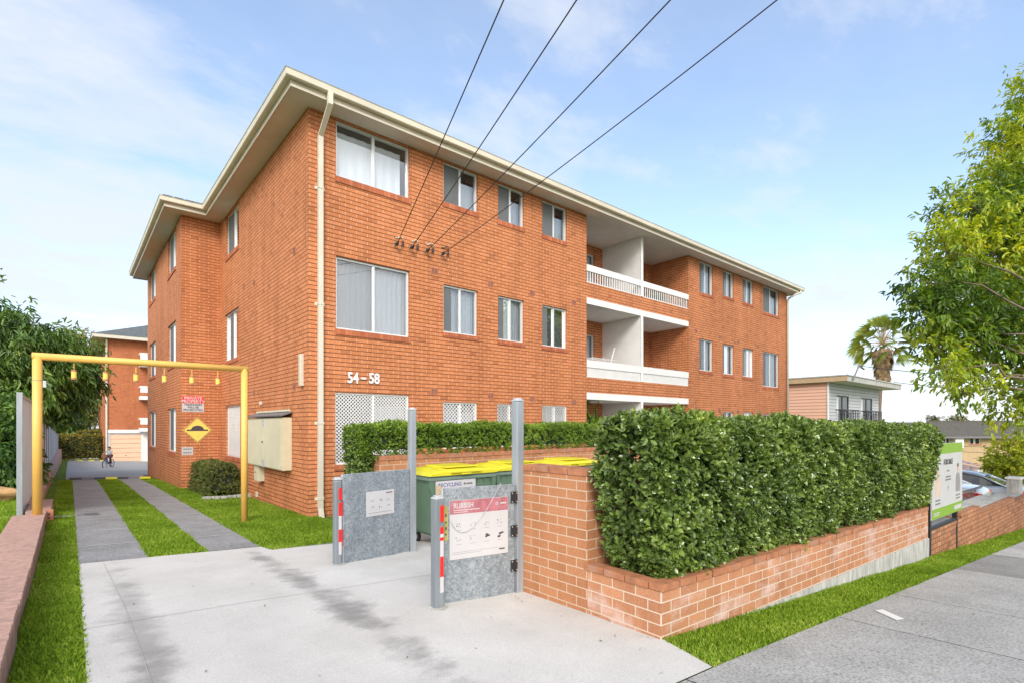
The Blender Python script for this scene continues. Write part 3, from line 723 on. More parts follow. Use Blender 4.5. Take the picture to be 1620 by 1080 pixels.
# meter cabinet on the side wall
a = onX(462, SX, 755); b = onX(407, SX, 655)
y0, y1, z0, z1 = a[1], b[1], -.94, .17
t = thing('meter_cabinet', (SX, (y0 + y1) / 2, z0), 'large cream double door electricity meter cabinet on the brick side wall', 'meter cabinet')
hy = (y1 - y0) / 2; H = z1 - z0
MB().bbox(-.20, -.002, -hy, hy, 0, H, .006).build('case', M['creambox'], t)
for s in (-1, 1):
    MB().bbox(-.222, -.202, min(s * .004, s * (hy - .02)), max(s * .004, s * (hy - .02)), .02, H - .03, .005).build('door', M['creambox'], t)
MB().tube([(-.25, 0, H * .52), (-.222, 0, H * .52)], .022, 8).build('lock', M['greyink'], t)
for zc in (H * .90, H * .09):
    pp = MB().box(-.2245, -.2232, -.10, .10, zc - .085, zc + .085).build('notice', M['paper'], t)
    for (yy, zz) in ((.05, .03), (-.03, .04), (-.05, -.03)): MB().box(-.2255, -.2248, yy - .012, yy + .012, zc + zz - .01, zc + zz + .01).build('print', M['navy'], pp)
f = MB(); f.prism([(-.25, H + .02), (-.01, H + .10), (-.01, H + .13), (-.26, H + .045)], 'y', -hy - .05, hy + .05)
f.build('rain_hood', M['greyink'], t)
MB().bbox(-.05, -.002, -hy + .1, hy - .1, H + .131, H + .175, .005).build('top_rail', M['creambox'], t)
a = onX(424, SX, 777); b = onX(408, SX, 750)
t = thing('meter_box', (SX, (a[1] + b[1]) / 2, -1.33), 'small narrow cream meter box under the large cabinet', 'meter box')
MB().bbox(-.15, -.002, -.17, .17, 0, .385, .008).build('case', M['creambox'], t); MB().box(-.156, -.1505, -.15, .15, .02, .36).build('door', M['creambox'], t)
MB().tube([(-.175, 0, .22), (-.156, 0, .22)], .02, 8).build('lock', M['greyink'], t)
# signs on the bay wall
def wsign(px0, px1, py0, py1, Y=BY):
    a = onY(px0, Y, py0); b = onY(px1, Y, py1); return a[0], b[0], b[2], a[2]
x0, x1, z0, z1 = wsign(288, 322.5, 625.5, 651)
W = x1 - x0; H = z1 - z0
t = thing('warning_sign', (x0, BY, z0), 'red and white PRIVATE PROPERTY TRESPASSERS WILL BE PROSECUTED sign on brick', 'sign')
MB().box(0, W, -.008, -.001, 0, H).build('board', M['paper'], t)
MB().box(.004, W - .004, -.0105, -.0082, H * .55, H - .004).build('red_panel', M['red'], t)
def line(s, zc, size, mat, W=W, par=None, x=None, sx=1, bold=.002):
    return text('lettering', s, size, (W / 2 if x is None else x, -.0115, zc), RF, M[mat], par or t, .0008, 'CENTER', sx, bold)
line('PRIVATE', H * .79, .11, 'paper', bold=.003, sx=1.15); line('PROPERTY', H * .59, .11, 'paper', bold=.003, sx=1.15)
line('TRESPASSERS', H * .395, .082, 'ink', bold=.0012); line('WILL BE', H * .23, .082, 'ink', bold=.0012); line('PROSECUTED', H * .065, .082, 'ink', bold=.0012)
cx_, _, cz_ = onY(312.5, BY, 679.5); s_ = (onY(336, BY)[0] - onY(289, BY)[0]) / 2
t = thing('warning_sign', (cx_, BY, cz_), 'yellow diamond sign with black speed hump symbol on the brick wall', 'sign')
dm = lambda r_, y0, y1: MB().prism([(-r_, 0), (0, -r_), (r_, 0), (0, r_)], 'y', y0, y1)
dm(s_, -.008, -.001).build('board', M['signyellow'], t); 
dm(s_ * .96, -.0095, -.0082).build('border', M['ink'], t); dm(s_ * .91, -.011, -.0097).build('face', M['signyellow'], t)
hp = [(-s_ * .72, -.012 - s_ * .04), (s_ * .72, -.012 - s_ * .04), (s_ * .72, s_ * .05), (s_ * .46, s_ * .05)]
hp += [(s_ * .42 * math.cos(R(q)), s_ * .05 + s_ * .30 * math.sin(R(q))) for q in range(5, 180, 12)] + [(-s_ * .46, s_ * .05), (-s_ * .72, s_ * .05)]
MB().prism(hp, 'y', -.0125, -.0112).build('hump_symbol', M['ink'], t)
x0, x1, z0, z1 = wsign(287.5, 305.5, 706.5, 718.5)
t = thing('notice_plate', (x0, BY, z0), 'small white two line notice plate low on the brick wall', 'sign')
MB().box(0, x1 - x0, -.006, -.001, 0, z1 - z0).build('board', M['paper'], t)
for zc in (.66, .2):
    f = MB()
    for i in range(9):
        xx = (x1 - x0) * (.10 + .088 * i); f.box(xx, xx + (x1 - x0) * (.05 + .02 * (i % 2)), -.0075, -.0062, (z1 - z0) * zc, (z1 - z0) * (zc + .17))
    f.build('faded_lettering', M['greyink'], t)

# insulators and service wires
ins = [(624, 388), (648, 393), (672.5, 398), (697, 403)]; tops = [(785.5, 0), (890.5, 0), (1020, 0), (1160.5, 0)]
lab_i = ['leftmost black insulator on the brick facade under the top floor', 'second black insulator from the left on the brick facade', 'third black insulator from the left on the brick facade', 'rightmost and lowest black insulator on the brick facade']
lab_w = ['leftmost overhead wire rising steeply from the facade', 'second overhead wire from the left above the facade', 'third overhead wire from the left crossing the roof edge', 'rightmost overhead wire with the shallowest slope']
for i, ((px, py), (tx, ty)) in enumerate(zip(ins, tops)):
    P = Vector(onY(px, FY, py)); 
    t = thing('insulator', P, lab_i[i], 'insulator', 'insulators on the brick facade')
    MB().tube([(0, -.001, -.03), (0, -.07, -.03), (0, -.10, 0)], .012, 6).build('bracket', M['greyink'], t)
    prof = [(.016, -.045), (.036, -.04), (.04, -.02), (.022, -.012), (.04, .0), (.038, .018), (.02, .024), (.034, .034), (.028, .05), (.012, .055)]
    MB().lathe(prof, 12).xf(Matrix.Translation((0, -.12, 0)) @ Matrix.Rotation(R(70), 4, 'X')).build('body', M['ceramic'], t, smooth=True)
    # tail to the connector and up into the wall
    c = [(0, -.13, -.03), (.03, -.1, -.16), (.10, -.07, -.23), (.17, -.05, -.16), (.19, -.04, 0), (.19, -.04, .16)]
    MB().tube([(a_ * .8, b_, c2 * .62) for a_, b_, c2 in c], .0045, 5).build('tail_wire', M['wire'], t, smooth=True)
    MB().tube([(.19, -.04, .0), (.19, -.04, .05), (.19, -.04, .06), (.19, -.04, .12)], [.018, .024, .012, .018], 7).build('connector', M['wire'], t)
    MB().tube([(.19, -.04, .12), (.185, -.04, .2), (.13, -.03, .21), (.08, -.02, .16), (.02, -.01, .17)], .011, 6).build('lead', M['cream' if i < 3 else 'wire'], t, smooth=True)
    # far end: line through the surveyed sky point, at a crossarm across the street (Y=-12, Z=8.5)
    r1 = Vector(ray(tx, ty)); n = P.cross(r1)
    X = -(n.y * -12 + n.z * 8.6) / n.x
    Q = Vector((X, -12, 8.6)); pts = []
    for k in range(41):
        u = k / 40; v = P.lerp(Q, u); sag = (.16 + .11 * i) * 4 * u * (1 - u)
        nn = r1.normalized(); v += Vector((0, 0, -sag)); pts.append(v - P + Vector((0, -.13 * (1 - u), 0)))
    tag(MB().tube(pts, .0085, 6).build('overhead_wire', M['wire'], None, smooth=True, loc=P), lab_w[i], 'wire', 'service wires to the brick facade')

# ================================================================ BIN BAY
# planter wall at the corner
PW = thing('planter_wall', (3.43, 2.28, -1.70), 'low salmon brick planter wall at the front corner under the tall hedge', 'wall', rot=(0, .0095, R(-2.4)))
LW = 6.87
f = MB(); f.box(0, LW, 0, .11, -.002, .43); f.box(0, .11, .1102, .77, -.002, .43); f.box(LW - .11, LW, .1102, .9, -.002, .43)
f.build('brickwork', M['washbrick'], PW)
f = MB(); f.box(-.004, LW + .02, -.012, .13, -.85, -.004); f.box(-.004, .13, .131, .77, -.85, -.004); f.build('footing', M['footing'], PW)
rr = random.Random(3)
f = MB(); x = -.008
while x < LW - .02:
    dx_ = rr.uniform(-.006, .006); dz = rr.uniform(-.003, .004); e_ = min(.226, LW + .005 - x)
    if e_ > .06: f.bbox(x, x + e_ - .008, -.014 + dx_, .112, .434 + dz, .488 + dz, .004)
    x += .235
y = .12
while y < .74:
    f.bbox(-.014, .115, y, y + .222, .434, .487, .004); y += .232
f.build('capping', M['cap'], PW)
f = MB(); f.box(.112, LW - .112, .112, .85, .0, .36); f.build('soil', M['twig'], PW)
# tall enclosure wall
EW = thing('enclosure_wall', (3.46, 3.05, -1.70), 'taller salmon brick wall of the bin bay beside the galvanised gate post', 'wall')
f = MB(); f.box(0, .23, .004, .84, -.6, 1.25); f.box(.2302, 9.0, .0, .11, -1.2, 1.25)
f.build('brickwork', M['wallbrick'], EW)
f = MB(); y = .0
while y < .84:
    f.bbox(-.006, .236, y, min(.846, y + .232), 1.253, 1.313, .004); y += .24
f.bbox(.24, 9.0, -.006, .116, 1.253, 1.313, .004)
f.build('capping', M['cap'], EW)
# back planter wall behind bins
BW_ = thing('planter_wall', (3.74, 7.62, -1.75), 'brick planter wall behind the yellow lidded bins under the long hedge', 'wall')
f = MB(); f.box(0, 9.3, 0, .11, -1.0, 1.19); f.box(0, .11, .1102, .85, -.6, 1.19); f.build('brickwork', M['wallbrick'], BW_)
f = MB(); x = 0
while x < 9.2: f.bbox(x - .006, x + .232, -.01, .118, 1.193, 1.27, .005); x += .24
y = .125
while y < .8: f.bbox(-.008, .118, y, y + .222, 1.193, 1.27, .005); y += .232
f.build('capping', M['cap'], BW_)
f = MB(); f.box(.111, 9.3, .111, .85, .0, 1.1); f.build('soil', M['twig'], BW_)

def gatepost(x, y, zt, label):
    zb = g(x, y); t = thing('gate_post', (x, y, zb), label, 'post', 'tall galvanised gate posts'); H = zt - zb
    MB().bbox(-.045, .045, -.045, .045, -.05, H - .03, .012).build('post', M['galvpost'], t)
    f = MB(); f.bbox(-.047, .047, -.047, .047, H - .03, H - .008, .008); f.bbox(-.03, .03, -.03, .03, H - .012, H + .006, .008); f.build('cap', M['galvlight'], t)
    MB().bbox(-.075, .075, -.075, .075, -.02, .012, .006).build('base', M['footing'], t)
    return t
GP1 = gatepost(3.56, 6.29, .24, 'tall galvanised post at the right edge of the plain bin bay gate'); GP2 = gatepost(3.42, 3.93, .27, 'tall galvanised post against the salmon brick wall end with hinges')
def tape(mb_t, parent, segs, x0, x1, y):
    for z0, z1, c in segs:
        MB().box(x0, x1, y - .003, y - .0008, z0, z1).build('tape', M[c], parent)
def bollard(x, y, H, label, round_, segs, refl):
    zb = g(x, y) + .02; t = thing('bollard', (x, y, zb), label, 'bollard', 'galvanised bollards at the bin bay')
    r = .043
    MB().bbox(-r, r, -r, r, -.05, H - .035, .018 if round_ else .008).build('post', M['bollardsteel'], t)
    f = MB(); f.bbox(-r - .001, r + .001, -r - .001, r + .001, H - .035, H - .015, .01); f.bbox(-r * .7, r * .7, -r * .7, r * .7, H - .018, H, .01); f.build('cap', M['galvlight'], t)
    tape(None, t, segs, .002, r - .006, -r)
    o = MB(); o.prism([(.02 + .017 * math.cos(q), refl + (.055 if math.sin(q) > 0 else -.055) + .02 * math.sin(q)) for q in [2 * math.pi * k / 20 for k in range(20)]], 'y', -r - .009, -r - .001)
    o.build('reflector', M['red'], t)
    b_ = MB(); b_.lathe([(.10, -.02), (.095, .006), (.06, .012)], 14); b_.build('concrete_collar', M['footing'], t)
    return t
bollard(2.43, 6.07, 1.04, 'farther galvanised bollard with red and white tape beside the plain gate', True,
        [(.70, .78, 'red'), (.60, .70, 'paper'), (.44, .60, 'red'), (.27, .44, 'paper'), (.19, .27, 'paper')][0:0] + [(.58, .74, 'red'), (.42, .58, 'paper'), (.27, .42, 'red'), (.12, .27, 'paper')], .84)
bollard(2.49, 3.95, 1.0, 'nearer galvanised bollard with red and white tape beside the RUBBISH gate', False,
        [(.66, .72, 'red'), (.60, .63, 'red'), (.63, .66, 'paper'), (.46, .60, 'paper'), (.28, .46, 'red'), (.14, .28, 'paper')], .84)
def gate(hx, hy, fx, fy, zt, zb, label):
    L = math.hypot(fx - hx, fy - hy); an = math.atan2(fy - hy, fx - hx)
    t = thing('bin_bay_gate', (hx, hy, zb), label, 'gate', 'galvanised sheet gates of the bin bay', rot=(0, 0, an + math.pi))
    # local: free end at x=-L ... hinge x=0 ; face to the street is -y
    H = zt - zb
    f = MB()
    f.bbox(-L, -.03, -.014, .014, .012, H, .006); f.build('sheet', M['galv'], t)
    f = MB(); f.box(-L - .012, -L, -.02, .02, .0, H - .005); f.box(-L, -.03, .0142, .035, 0, .05); f.box(-L, -.03, .0142, .035, H - .06, H - .01); f.box(-L - .0, -.03, -.012, .0118, -.012, .0115)
    f.build('edge_frame', M['galvlight'], t)
    return t, L, H
g1, L1, H1 = gate(3.52, 6.26, 2.50, 6.08, -.585, -1.70, 'plain galvanised gate with a small white notice swung open')
g2, L2, H2 = gate(3.375, 3.90, 2.60, 4.04, -.575, -1.655, 'galvanised gate with a big red headed RUBBISH poster swung open')
tape(None, g1, [(.62, .80, 'red'), (.46, .62, 'paper'), (.26, .46, 'red'), (.1, .26, 'paper')], -L1 - .010, -L1 - .002, -.0205)
for zc in (.28, .62, .95):                                   # hinges on the near gate
    f = MB(); f.bbox(-.075, -.028, -.028, -.0145, zc - .055, zc + .055, .004); f.bbox(-.026, .0, -.028, -.012, zc - .055, zc + .055, .004)
    f.tube([(-.027, -.03, zc - .06), (-.027, -.03, zc + .06)], .009, 8)
    h = f.build('hinge', M['black'], g2)
    f = MB()
    for dx_ in (-.062, -.01):
        for dz in (-.042, .042): f.tube([(dx_, -.0285, zc + dz), (dx_, -.033, zc + dz)], .006, 6)
    f.build('bolts', M['galvlight'], h)
MB().box(-L2 + .01, -L2 + .05, -.0165, -.0145, .60, .92).build('worn_sticker', plain('faded_yellow_sticker', (.36, .34, .13), .6, var=.2), g2)
f = MB()
for i, zz in enumerate((.65, .70, .76, .82)): f.box(-L2 + .022, -L2 + .036, -.018, -.0168, zz, zz + .018 + .008 * (i % 2))
f.build('sticker_print', M['ink'], g2)
MB().bbox(-L2 - .03, -L2 + .01, .04, .075, .3, 1.1, .004).build('timber_stile', M['wood'], g2)
# posters: things fixed on the gates
def on_gate(gobj, name, x0, x1, z0, z1, label):
    t = empty(name, gobj.matrix_basis @ Vector((x0, -.0145, z0)), gobj.rotation_euler); tag(t, label, 'sign'); return t, x1 - x0, z1 - z0
for o in (g1, g2): pass
bpy.context.view_layer.update()
def u2(px, gobj):                                              # local x on a gate where the surveyed column meets it
    r = ray(px); p0 = gobj.location; a = gobj.rotation_euler.z; ux, uy = math.cos(a), math.sin(a)
    # p0 + s*u = d*r
    det = ux * (-r[1]) - (-r[0]) * uy
    s = ((-p0.x) * (-r[1]) - (-r[0]) * (-p0.y)) / det
    d = (p0.x + s * ux) / r[0]; return s, d
def zz(px, py, gobj): s, d = u2(px, gobj); return (HY - py) / F * d - gobj.location.z
s0, s1 = u2(710, g2)[0], u2(802, g2)[0]
za, zb_ = zz(710, 885, g2), zz(710, 791, g2)
t, W, H = on_gate(g2, 'rubbish_poster', s0, s1, za, zb_, 'white RUBBISH poster with faded red header on the near gate')
MB().box(0, W, -.005, -.0005, 0, H).build('sheet', M['paper'], t)
hd = MB().box(.002, W - .002, -.0062, -.0051, H * .765, H - .002).build('header', M['pink'], t)
text('lettering', 'RUBBISH', H * .125, (W * .06, -.007, H * .865), RF, M['paper'], t, .0004, sx=.78, bold=.0012)
f = MB(); f.box(W * .06, W * .50, -.0072, -.0063, H * .822, H * .836); f.box(W * .06, W * .30, -.0072, -.0063, H * .79, H * .80); f.build('header_lines', M['paper'], t)
f = MB(); c = (W * .80, H * .895)
for k in range(5): a = k * 1.257; f.prism([(c[0] + .012 * math.cos(a) + .006 * math.cos(q), c[1] + .012 * math.sin(a) + .006 * math.sin(q)) for q in (0, 1, 2, 3, 4, 5)], 'y', -.0072, -.0063)
f.box(W * .86, W * .965, -.0072, -.0063, H * .882, H * .905)
f.build('emblem', M['paper'], t)
rr = random.Random(5)
for r_i, zc in enumerate((.58, .34)):
    for c_i in range(4):
        cxp, czp = W * (.15 + .235 * c_i), H * zc; s = H * .055
        f = MB()
        kind = (r_i * 4 + c_i)
        for k in range(7 if kind not in (6, 7) else 5):
            ax, az, bx_, bz = [rr.uniform(-s, s) for _ in range(4)]
            w_ = s * (.16 if kind not in (6, 7) else .5)
            x_, z_ = cxp + ax, czp + az * .7
            f.prism([(x_ + w_ * rr.uniform(.6, 1.4) * math.cos(q), z_ + w_ * rr.uniform(.4, 1) * math.sin(q)) for q in (0, 1.2, 2.4, 3.8, 5)], 'y', -.0066 - .0001 * k, -.0052)
        f.build('pictogram', M['ink'] if kind in (0, 3, 6, 7) else M['greyink'], t)
        MB().box(cxp - s * .9, cxp + s * .9, -.006, -.0052, H * (zc - .095), H * (zc - .088)).build('caption', M['paleink'], t)
f = MB(); f.box(W * .05, W * .82, -.006, -.0052, H * .115, H * .121); f.box(W * .05, W * .52, -.006, -.0052, H * .085, H * .092); f.build('small_print', M['paleink'], t)
MB().box(W * .84, W * .94, -.006, -.0052, H * .075, H * .098).build('footer_mark', M['ink'], t)
s0, s1 = u2(578, g1)[0], u2(622, g1)[0]; za, zb_ = zz(578, 817, g1), zz(578, 777.5, g1)
t, W, H = on_gate(g1, 'gate_notice', s0, s1, za, zb_, 'small white notice with tiny pictograms on the plain far gate')
MB().bbox(0, W, -.006, -.0005, 0, H, .002).build('sheet', M['paper'], t)
for zc in (.62, .34):
    for c_i in range(3):
        f = MB(); s = H * .05
        for k in range(5):
            x_, z_ = W * (.22 + .28 * c_i) + rr.uniform(-s, s) * 1.5, H * zc + rr.uniform(-s, s)
            f.prism([(x_ + s * .35 * math.cos(q), z_ + s * .3 * math.sin(q)) for q in (0, 1.2, 2.4, 3.8, 5)], 'y', -.0075 - .0001 * k, -.0062)
        f.build('pictogram', M['greyink'] if c_i != 1 else M['ink'], t)
f = MB(); f.box(W * .70, W * .93, -.007, -.0062, H * .87, H * .92); f.box(W * .08, W * .9, -.007, -.0062, H * .12, H * .135); f.build('print_lines', M['greyink'], t)
# chain draped across the near gate
def chain(name, P, label, parent=None):
    P = [Vector(p) for p in P]; mb = MB(); d = 0; pos = []
    seg = []
    for a, b in zip(P, P[1:]): seg.append((b - a).length)
    tot = sum(seg); n = int(tot / .0125)
    for k in range(n):
        s = tot * k / n; i = 0
        while s > seg[i] and i < len(seg) - 1: s -= seg[i]; i += 1
        c = P[i].lerp(P[i + 1], s / seg[i]); dr = (P[i + 1] - P[i]).normalized(); sd = Vector((0, -1, 0)) if k % 2 else dr.cross(Vector((0, -1, 0)))
        pts = [c + dr * .0095 * math.cos(q) + sd * .0052 * math.sin(q) for q in [2 * math.pi * j / 8 for j in range(9)]]
        mb.tube(pts, .0017, 4, caps=False)
    return mb
sa, sb = u2(790, g2)[0], u2(711, g2)[0]
pa = (sa, -.022, zz(790, 764, g2)); pb = (sb, -.022, zz(711, 822, g2)); pm = (u2(735, g2)[0], -.022, zz(735, 840, g2))
pts = []
for k in range(33):
    u = k / 32
    # quadratic through pa, pm, pb
    um = .60; L0 = (u - um) * (u - 1) / um; L1_ = u * (u - 1) / (um * (um - 1)); L2_ = u * (u - um) / (1 - um)
    pts.append(tuple(pa[j] * L0 + pm[j] * L1_ + pb[j] * L2_ for j in range(3)))
o = chain('chain', pts, '').build('chain', M['galvlight'], None, uv=False); o.location = g2.location; o.rotation_euler = g2.rotation_euler
tag(o, 'thin steel chain hanging in a curve over the RUBBISH poster', 'chain')
# bins
def make_bin():
    t = empty('wheelie_bin'); 
    def ring(hx, y0, y1, z): return [(-hx, y0, z), (hx, y0, z), (hx, y1, z), (-hx, y1, z)]
    b = MB(); rs = [ring(.50, .06, .86, .17), ring(.54, .03, .90, .55), ring(.575, 0, .93, 1.0)]
    vs = [p for r_ in rs for p in r_]; fs = [(k * 4 + i, k * 4 + (i + 1) % 4, k * 4 + 4 + (i + 1) % 4, k * 4 + 4 + i) for k in range(2) for i in range(4)] + [(0, 3, 2, 1), (8, 9, 10, 11)]
    bm = bmesh.new(); vv = [bm.verts.new(p) for p in vs]
    for q in fs: bm.faces.new([vv[i] for i in q])
    bmesh.ops.bevel(bm, geom=[e for e in bm.edges if abs(e.verts[0].co.z - e.verts[1].co.z) > .1 or e.verts[0].co.z < .3], offset=.05, segments=3, affect='EDGES')
    bm.verts.index_update(); b.add([v.co for v in bm.verts], [[v.index for v in q.verts] for q in bm.faces]); bm.free()
    b.build('body', M['bin'], t)
    r_ = MB(); r_.bbox(-.62, .62, -.045, .98, 1.0, 1.045, .012); r_.bbox(-.605, .605, -.03, .965, 1.04, 1.09, .012); r_.build('rim', M['binrim'], t)
    for i in range(9):
        x = -.5 + i * .125; f = MB(); f.add([(x - .008, -.0, .93), (x + .008, -.0, .93), (x + .008, -.042, .998), (x - .008, -.042, .998), (x - .008, 0, .998), (x + .008, 0, .998)], [(0, 1, 2, 3), (0, 3, 4), (1, 5, 2), (3, 2, 5, 4)]); f.build('rim_rib', M['bin'], t)
    for s in (-1, 1): f = MB(); f.prism([(s * .57, .78), (s * .61, .90), (s * .61, 1.0), (s * .53, 1.0), (s * .53, .80)], 'y', -.03, .02); f.build('side_bracket', M['bin'], t)
    l = MB()
    prof = [(-.07, 1.07), (-.075, 1.125), (-.045, 1.145), (.15, 1.165), (.47, 1.185), (.80, 1.165), (.97, 1.13), (.985, 1.07)]
    # crowned lid: profile across y, end caps tucked in
    vs = []; xs_ = [(-.628, .03, .0), (-.60, .0, .50), (-.47, 0, .86), (-.28, 0, 1.0), (.28, 0, 1.0), (.47, 0, .86), (.60, 0, .50), (.628, .03, .0)]
    for (x, ins_, hf) in xs_:
        for (y, z) in prof: vs.append((x, y * (1 - ins_) + .47 * ins_, 1.07 + (z - 1.07) * hf))
    n = len(prof); fs = [(i * n + k, i * n + k + 1, (i + 1) * n + k + 1, (i + 1) * n + k) for i in range(len(xs_) - 1) for k in range(n - 1)]
    fs += [(i * n, (i + 1) * n, (i + 1) * n + n - 1, i * n + n - 1) for i in range(len(xs_) - 1)]
    l.add(vs, fs); lo = l.build('lid', M['lid'], t)
    f = MB(); f.bbox(-.28, .28, -.115, -.06, 1.105, 1.13, .008); f.bbox(-.09, .09, -.105, -.06, 1.072, 1.10, .008); f.bbox(-.30, .30, .05, .75, 1.17, 1.192, .012); f.build('lid_handle', M['lid'], lo)
    for (x, y) in ((-.42, .12), (.42, .12), (-.42, .8), (.42, .8)):
        f = MB(); f.tube([(x - .022, y, .09), (x + .022, y, .09)], .09, 16); w_ = f.build('wheel', M['rubber'], t)
        f = MB(); f.tube([(x - .026, y, .09), (x + .026, y, .09)], .045, 12); f.build('hub', M['galvlight'], w_)
        f = MB(); f.box(x - .035, x - .028, y - .02, y + .02, .09, .18); f.box(x + .028, x + .035, y - .02, y + .02, .09, .18); f.box(x - .05, x + .05, y - .04, y + .04, .165, .18); f.build('caster_fork', M['galvlight'], w_)
    return t
b0 = make_bin(); b1 = copy_tree(b0); b2 = copy_tree(b0)
for b, x, y, l in ((b0, 4.44, 6.32, 'yellow lidded green bin nearest the tall posts, partly behind both gates'), (b1, 5.70, 6.40, 'middle yellow lidded green bin between two others'), (b2, 6.96, 6.33, 'yellow lidded green bin farthest right, mostly behind the brick wall')):
    b.location = (x, y, g(x, y) + .02); tag(b, l, 'wheelie bin', 'yellow lidded green bins in the bay')
for b in (b0, b1, b2): b.scale = (.97, .8, .985); b.location.z = g(4.44, 6.32) + .02
s0, s1 = onY(689, 6.29)[0], onY(752, 6.29)[0]; z1 = onY(689, 6.29, 761)[2]
t = thing('recycling_sign', (s0, 6.285, z1 - .36), 'white RECYCLING sign on the front of the nearest green bin', 'sign')
MB().box(0, s1 - s0, 0, .006, 0, .36).build('board', M['paper'], t)
text('lettering', 'RECYCLING', .075, (.04, -.0015, .275), RF, M['navy'], t, .0004, bold=.001)
f = MB(); f.lathe([(.02, -.0004), (.02, .0004)], 12).xf(Matrix.Translation((s1 - s0 - .2, -.002, .30)) @ Matrix.Rotation(R(90), 4, 'X')); f.box(s1 - s0 - .17, s1 - s0 - .06, -.002, -.0012, .285, .31); f.build('emblem', M['greyink'], t)

# ================================================================ GANTRY AND LEFT SIDE
GY = 10.35; zt = 1.07
t = thing('height_gantry', (2.40, GY - .1, g(2.4, GY)), 'yellow painted steel height gantry over the driveway', 'gantry')
O = t.location.copy()
def gp(mb, name, mat, sm=True): o = mb.build(name, M[mat], t, sm); o.location = -O; return o
xl = onY(59, GY)[0]; r_ = .058
gp(MB().tube([(2.40, GY - .1, g(2.4, GY) - .1), (2.40, GY - .1, zt - .055)], r_ * .96, 16), 'post', 'yellow')
gp(MB().tube([(xl, GY, -1.372), (xl, GY, zt - .05)], r_, 16), 'post', 'yellow')
gp(MB().tube([(xl - r_, GY, zt - .055), (2.40 + r_, GY - .1, zt - .055)], r_ * .94, 16), 'crossbar', 'yellow')
gp(MB().bbox(xl + .06, xl + .10, GY - .03, GY + .02, .56, .66, .008), 'padlock', 'galvlight', False)
gp(MB().tube([(xl, GY, .66), (xl, GY, .668)], r_ + .003, 16), 'strap', 'gutterdark')
names = ['first', 'second', 'third', 'fourth', 'fifth', 'last']
tagpx = [(117, 571, 594), (167, 573, 593), (215, 575.5, 598), (260, 579, 598), (303.5, 581.5, 602), (344.5, 584.5, 603.5)]
for i, (px, y0_, y1_) in enumerate(tagpx):
    yy = GY - .1 * i / 6; a = onY(px, yy - .0, y0_); 
    hh = .235
    tt = thing('height_tag', (a[0], yy, zt - .11), '%s yellow tag hanging from the gantry bar counting from the left post' % names[i], 'height tag', 'yellow tags hanging from the gantry')
    f = MB(); pts = [(0, 0, 0 - .02 * k) for k in range(6)]
    for k in range(6):
        c = Vector((0, 0, -.012 - .02 * k)); sd = Vector((1, 0, 0)) if k % 2 else Vector((0, 1, 0))
        f.tube([c + Vector((0, 0, .013 * math.cos(q))) + sd * .009 * math.sin(q) for q in [2 * math.pi * j / 8 for j in range(9)]], .0032, 4, caps=False)
    f.build('chain', M['signyellow'], tt)
    f = MB(); f.tube([(0, 0, -.13), (0, 0, -.245)], .034, 12); bb = f.build('body', M['signyellow'], tt)
    for zc_ in ((-.118, -.14), (-.235, -.262)): f = MB(); f.tube([(0, 0, zc_[0]), (0, 0, zc_[1])], .037, 12); f.build('red_band', M['vent'], tt)
# kerb wall in segments
kz = -1.366
K = thing('kerb_wall', (-.28, 4, -1.7), 'low weathered brick kerb wall along the left grass strip under the gantry post', 'wall')
f = MB(); f.box(-.345, 0, -1.7, 1.05, -.4, kz + 1.7 + .055); f.box(-.34, -.012, 1.055, 2.4, -.4, kz + 1.7 + .02); f.box(-.33, 0.0, 2.405, 6.45, -.4, kz + 1.7 - .003)
f.build('brickwork', M['kerbbrick'], K)
f = MB()
yv = -1.7
rr = random.Random(9)
while yv < 6.42:
    top = .334 + (.055 if yv < 1.0 else .02 if yv < 2.35 else -.003); 
    f.bbox(-.350 - rr.uniform(0, .004), .006 + rr.uniform(0, .004), yv, yv + .070, top + .002, top + .062, .004); yv += .084
f.build('brick_on_edge_cap', M['kerbcap'], K)
K2 = thing('kerb_wall', (-.28, 10.9, -1.7), 'lower far section of the brick kerb wall running beside the court', 'wall')
f = MB(); f.box(-.27, -.02, -.42, 1.15, -.4, .23); f.box(-.30, 0.03, 1.35, 3.3, -.4, .20); f.box(-.44, -.16, 3.3, 13, -.5, .13); f.box(-.44, -.16, 13.01, 42, -1.6, -.10)
f.build('brickwork', M['kerbcap'], K2)
t = thing('hollow_brick', (-.33, 12.15, g(-.3, 12.1)), 'loose red hollow brick lying in the gap of the kerb wall', 'brick')
f = MB(); f.bbox(-.12, .12, -.11, .11, 0, .18, .005); f.build('brick', M['vent'], t)
f = MB()
for i in range(3):
    for k in range(2): f.box(-.075 + i * .06, -.045 + i * .06, -.1115, -.1102, .045 + k * .06, .075 + k * .06)
f.build('core_holes', M['ink'], t)
# metal fence
def fencemat():
    m, nt, b = new_mat('ribbed_fence_sheet'); c = coord(nt); sp = N(nt, 'ShaderNodeSeparateXYZ'); nt.links.new(c, sp.inputs[0])
    b.inputs['Base Color'].default_value = (.62, .66, .71, 1); b.inputs['Roughness'].default_value = .45
    o = ramp(nt, noise(nt, coord(nt, 'Object', (1, 3, .5)), 1.5, 5), [(.3, (.58, .62, .67)), (.7, (.72, .76, .81))]); nt.links.new(o, b.inputs['Base Color']); return m
M['fence'] = fencemat()
def panel(mb, y0, y1, x, z0, z1):
    n = max(4, int((y1 - y0) / .1)); pts = []
    for i in range(n + 1):
        y = y0 + (y1 - y0) * i / n; pts.append((x + (.018 if i % 2 else -.018), y)); 
        if i < n: pts.append((x + (.018 if i % 2 else -.018), y + (y1 - y0) / n * .6))
    for (a, b), (c, d) in zip(pts, pts[1:]): mb.quad((a, b, z0), (c, d, z0), (c, d, z1), (a, b, z1))
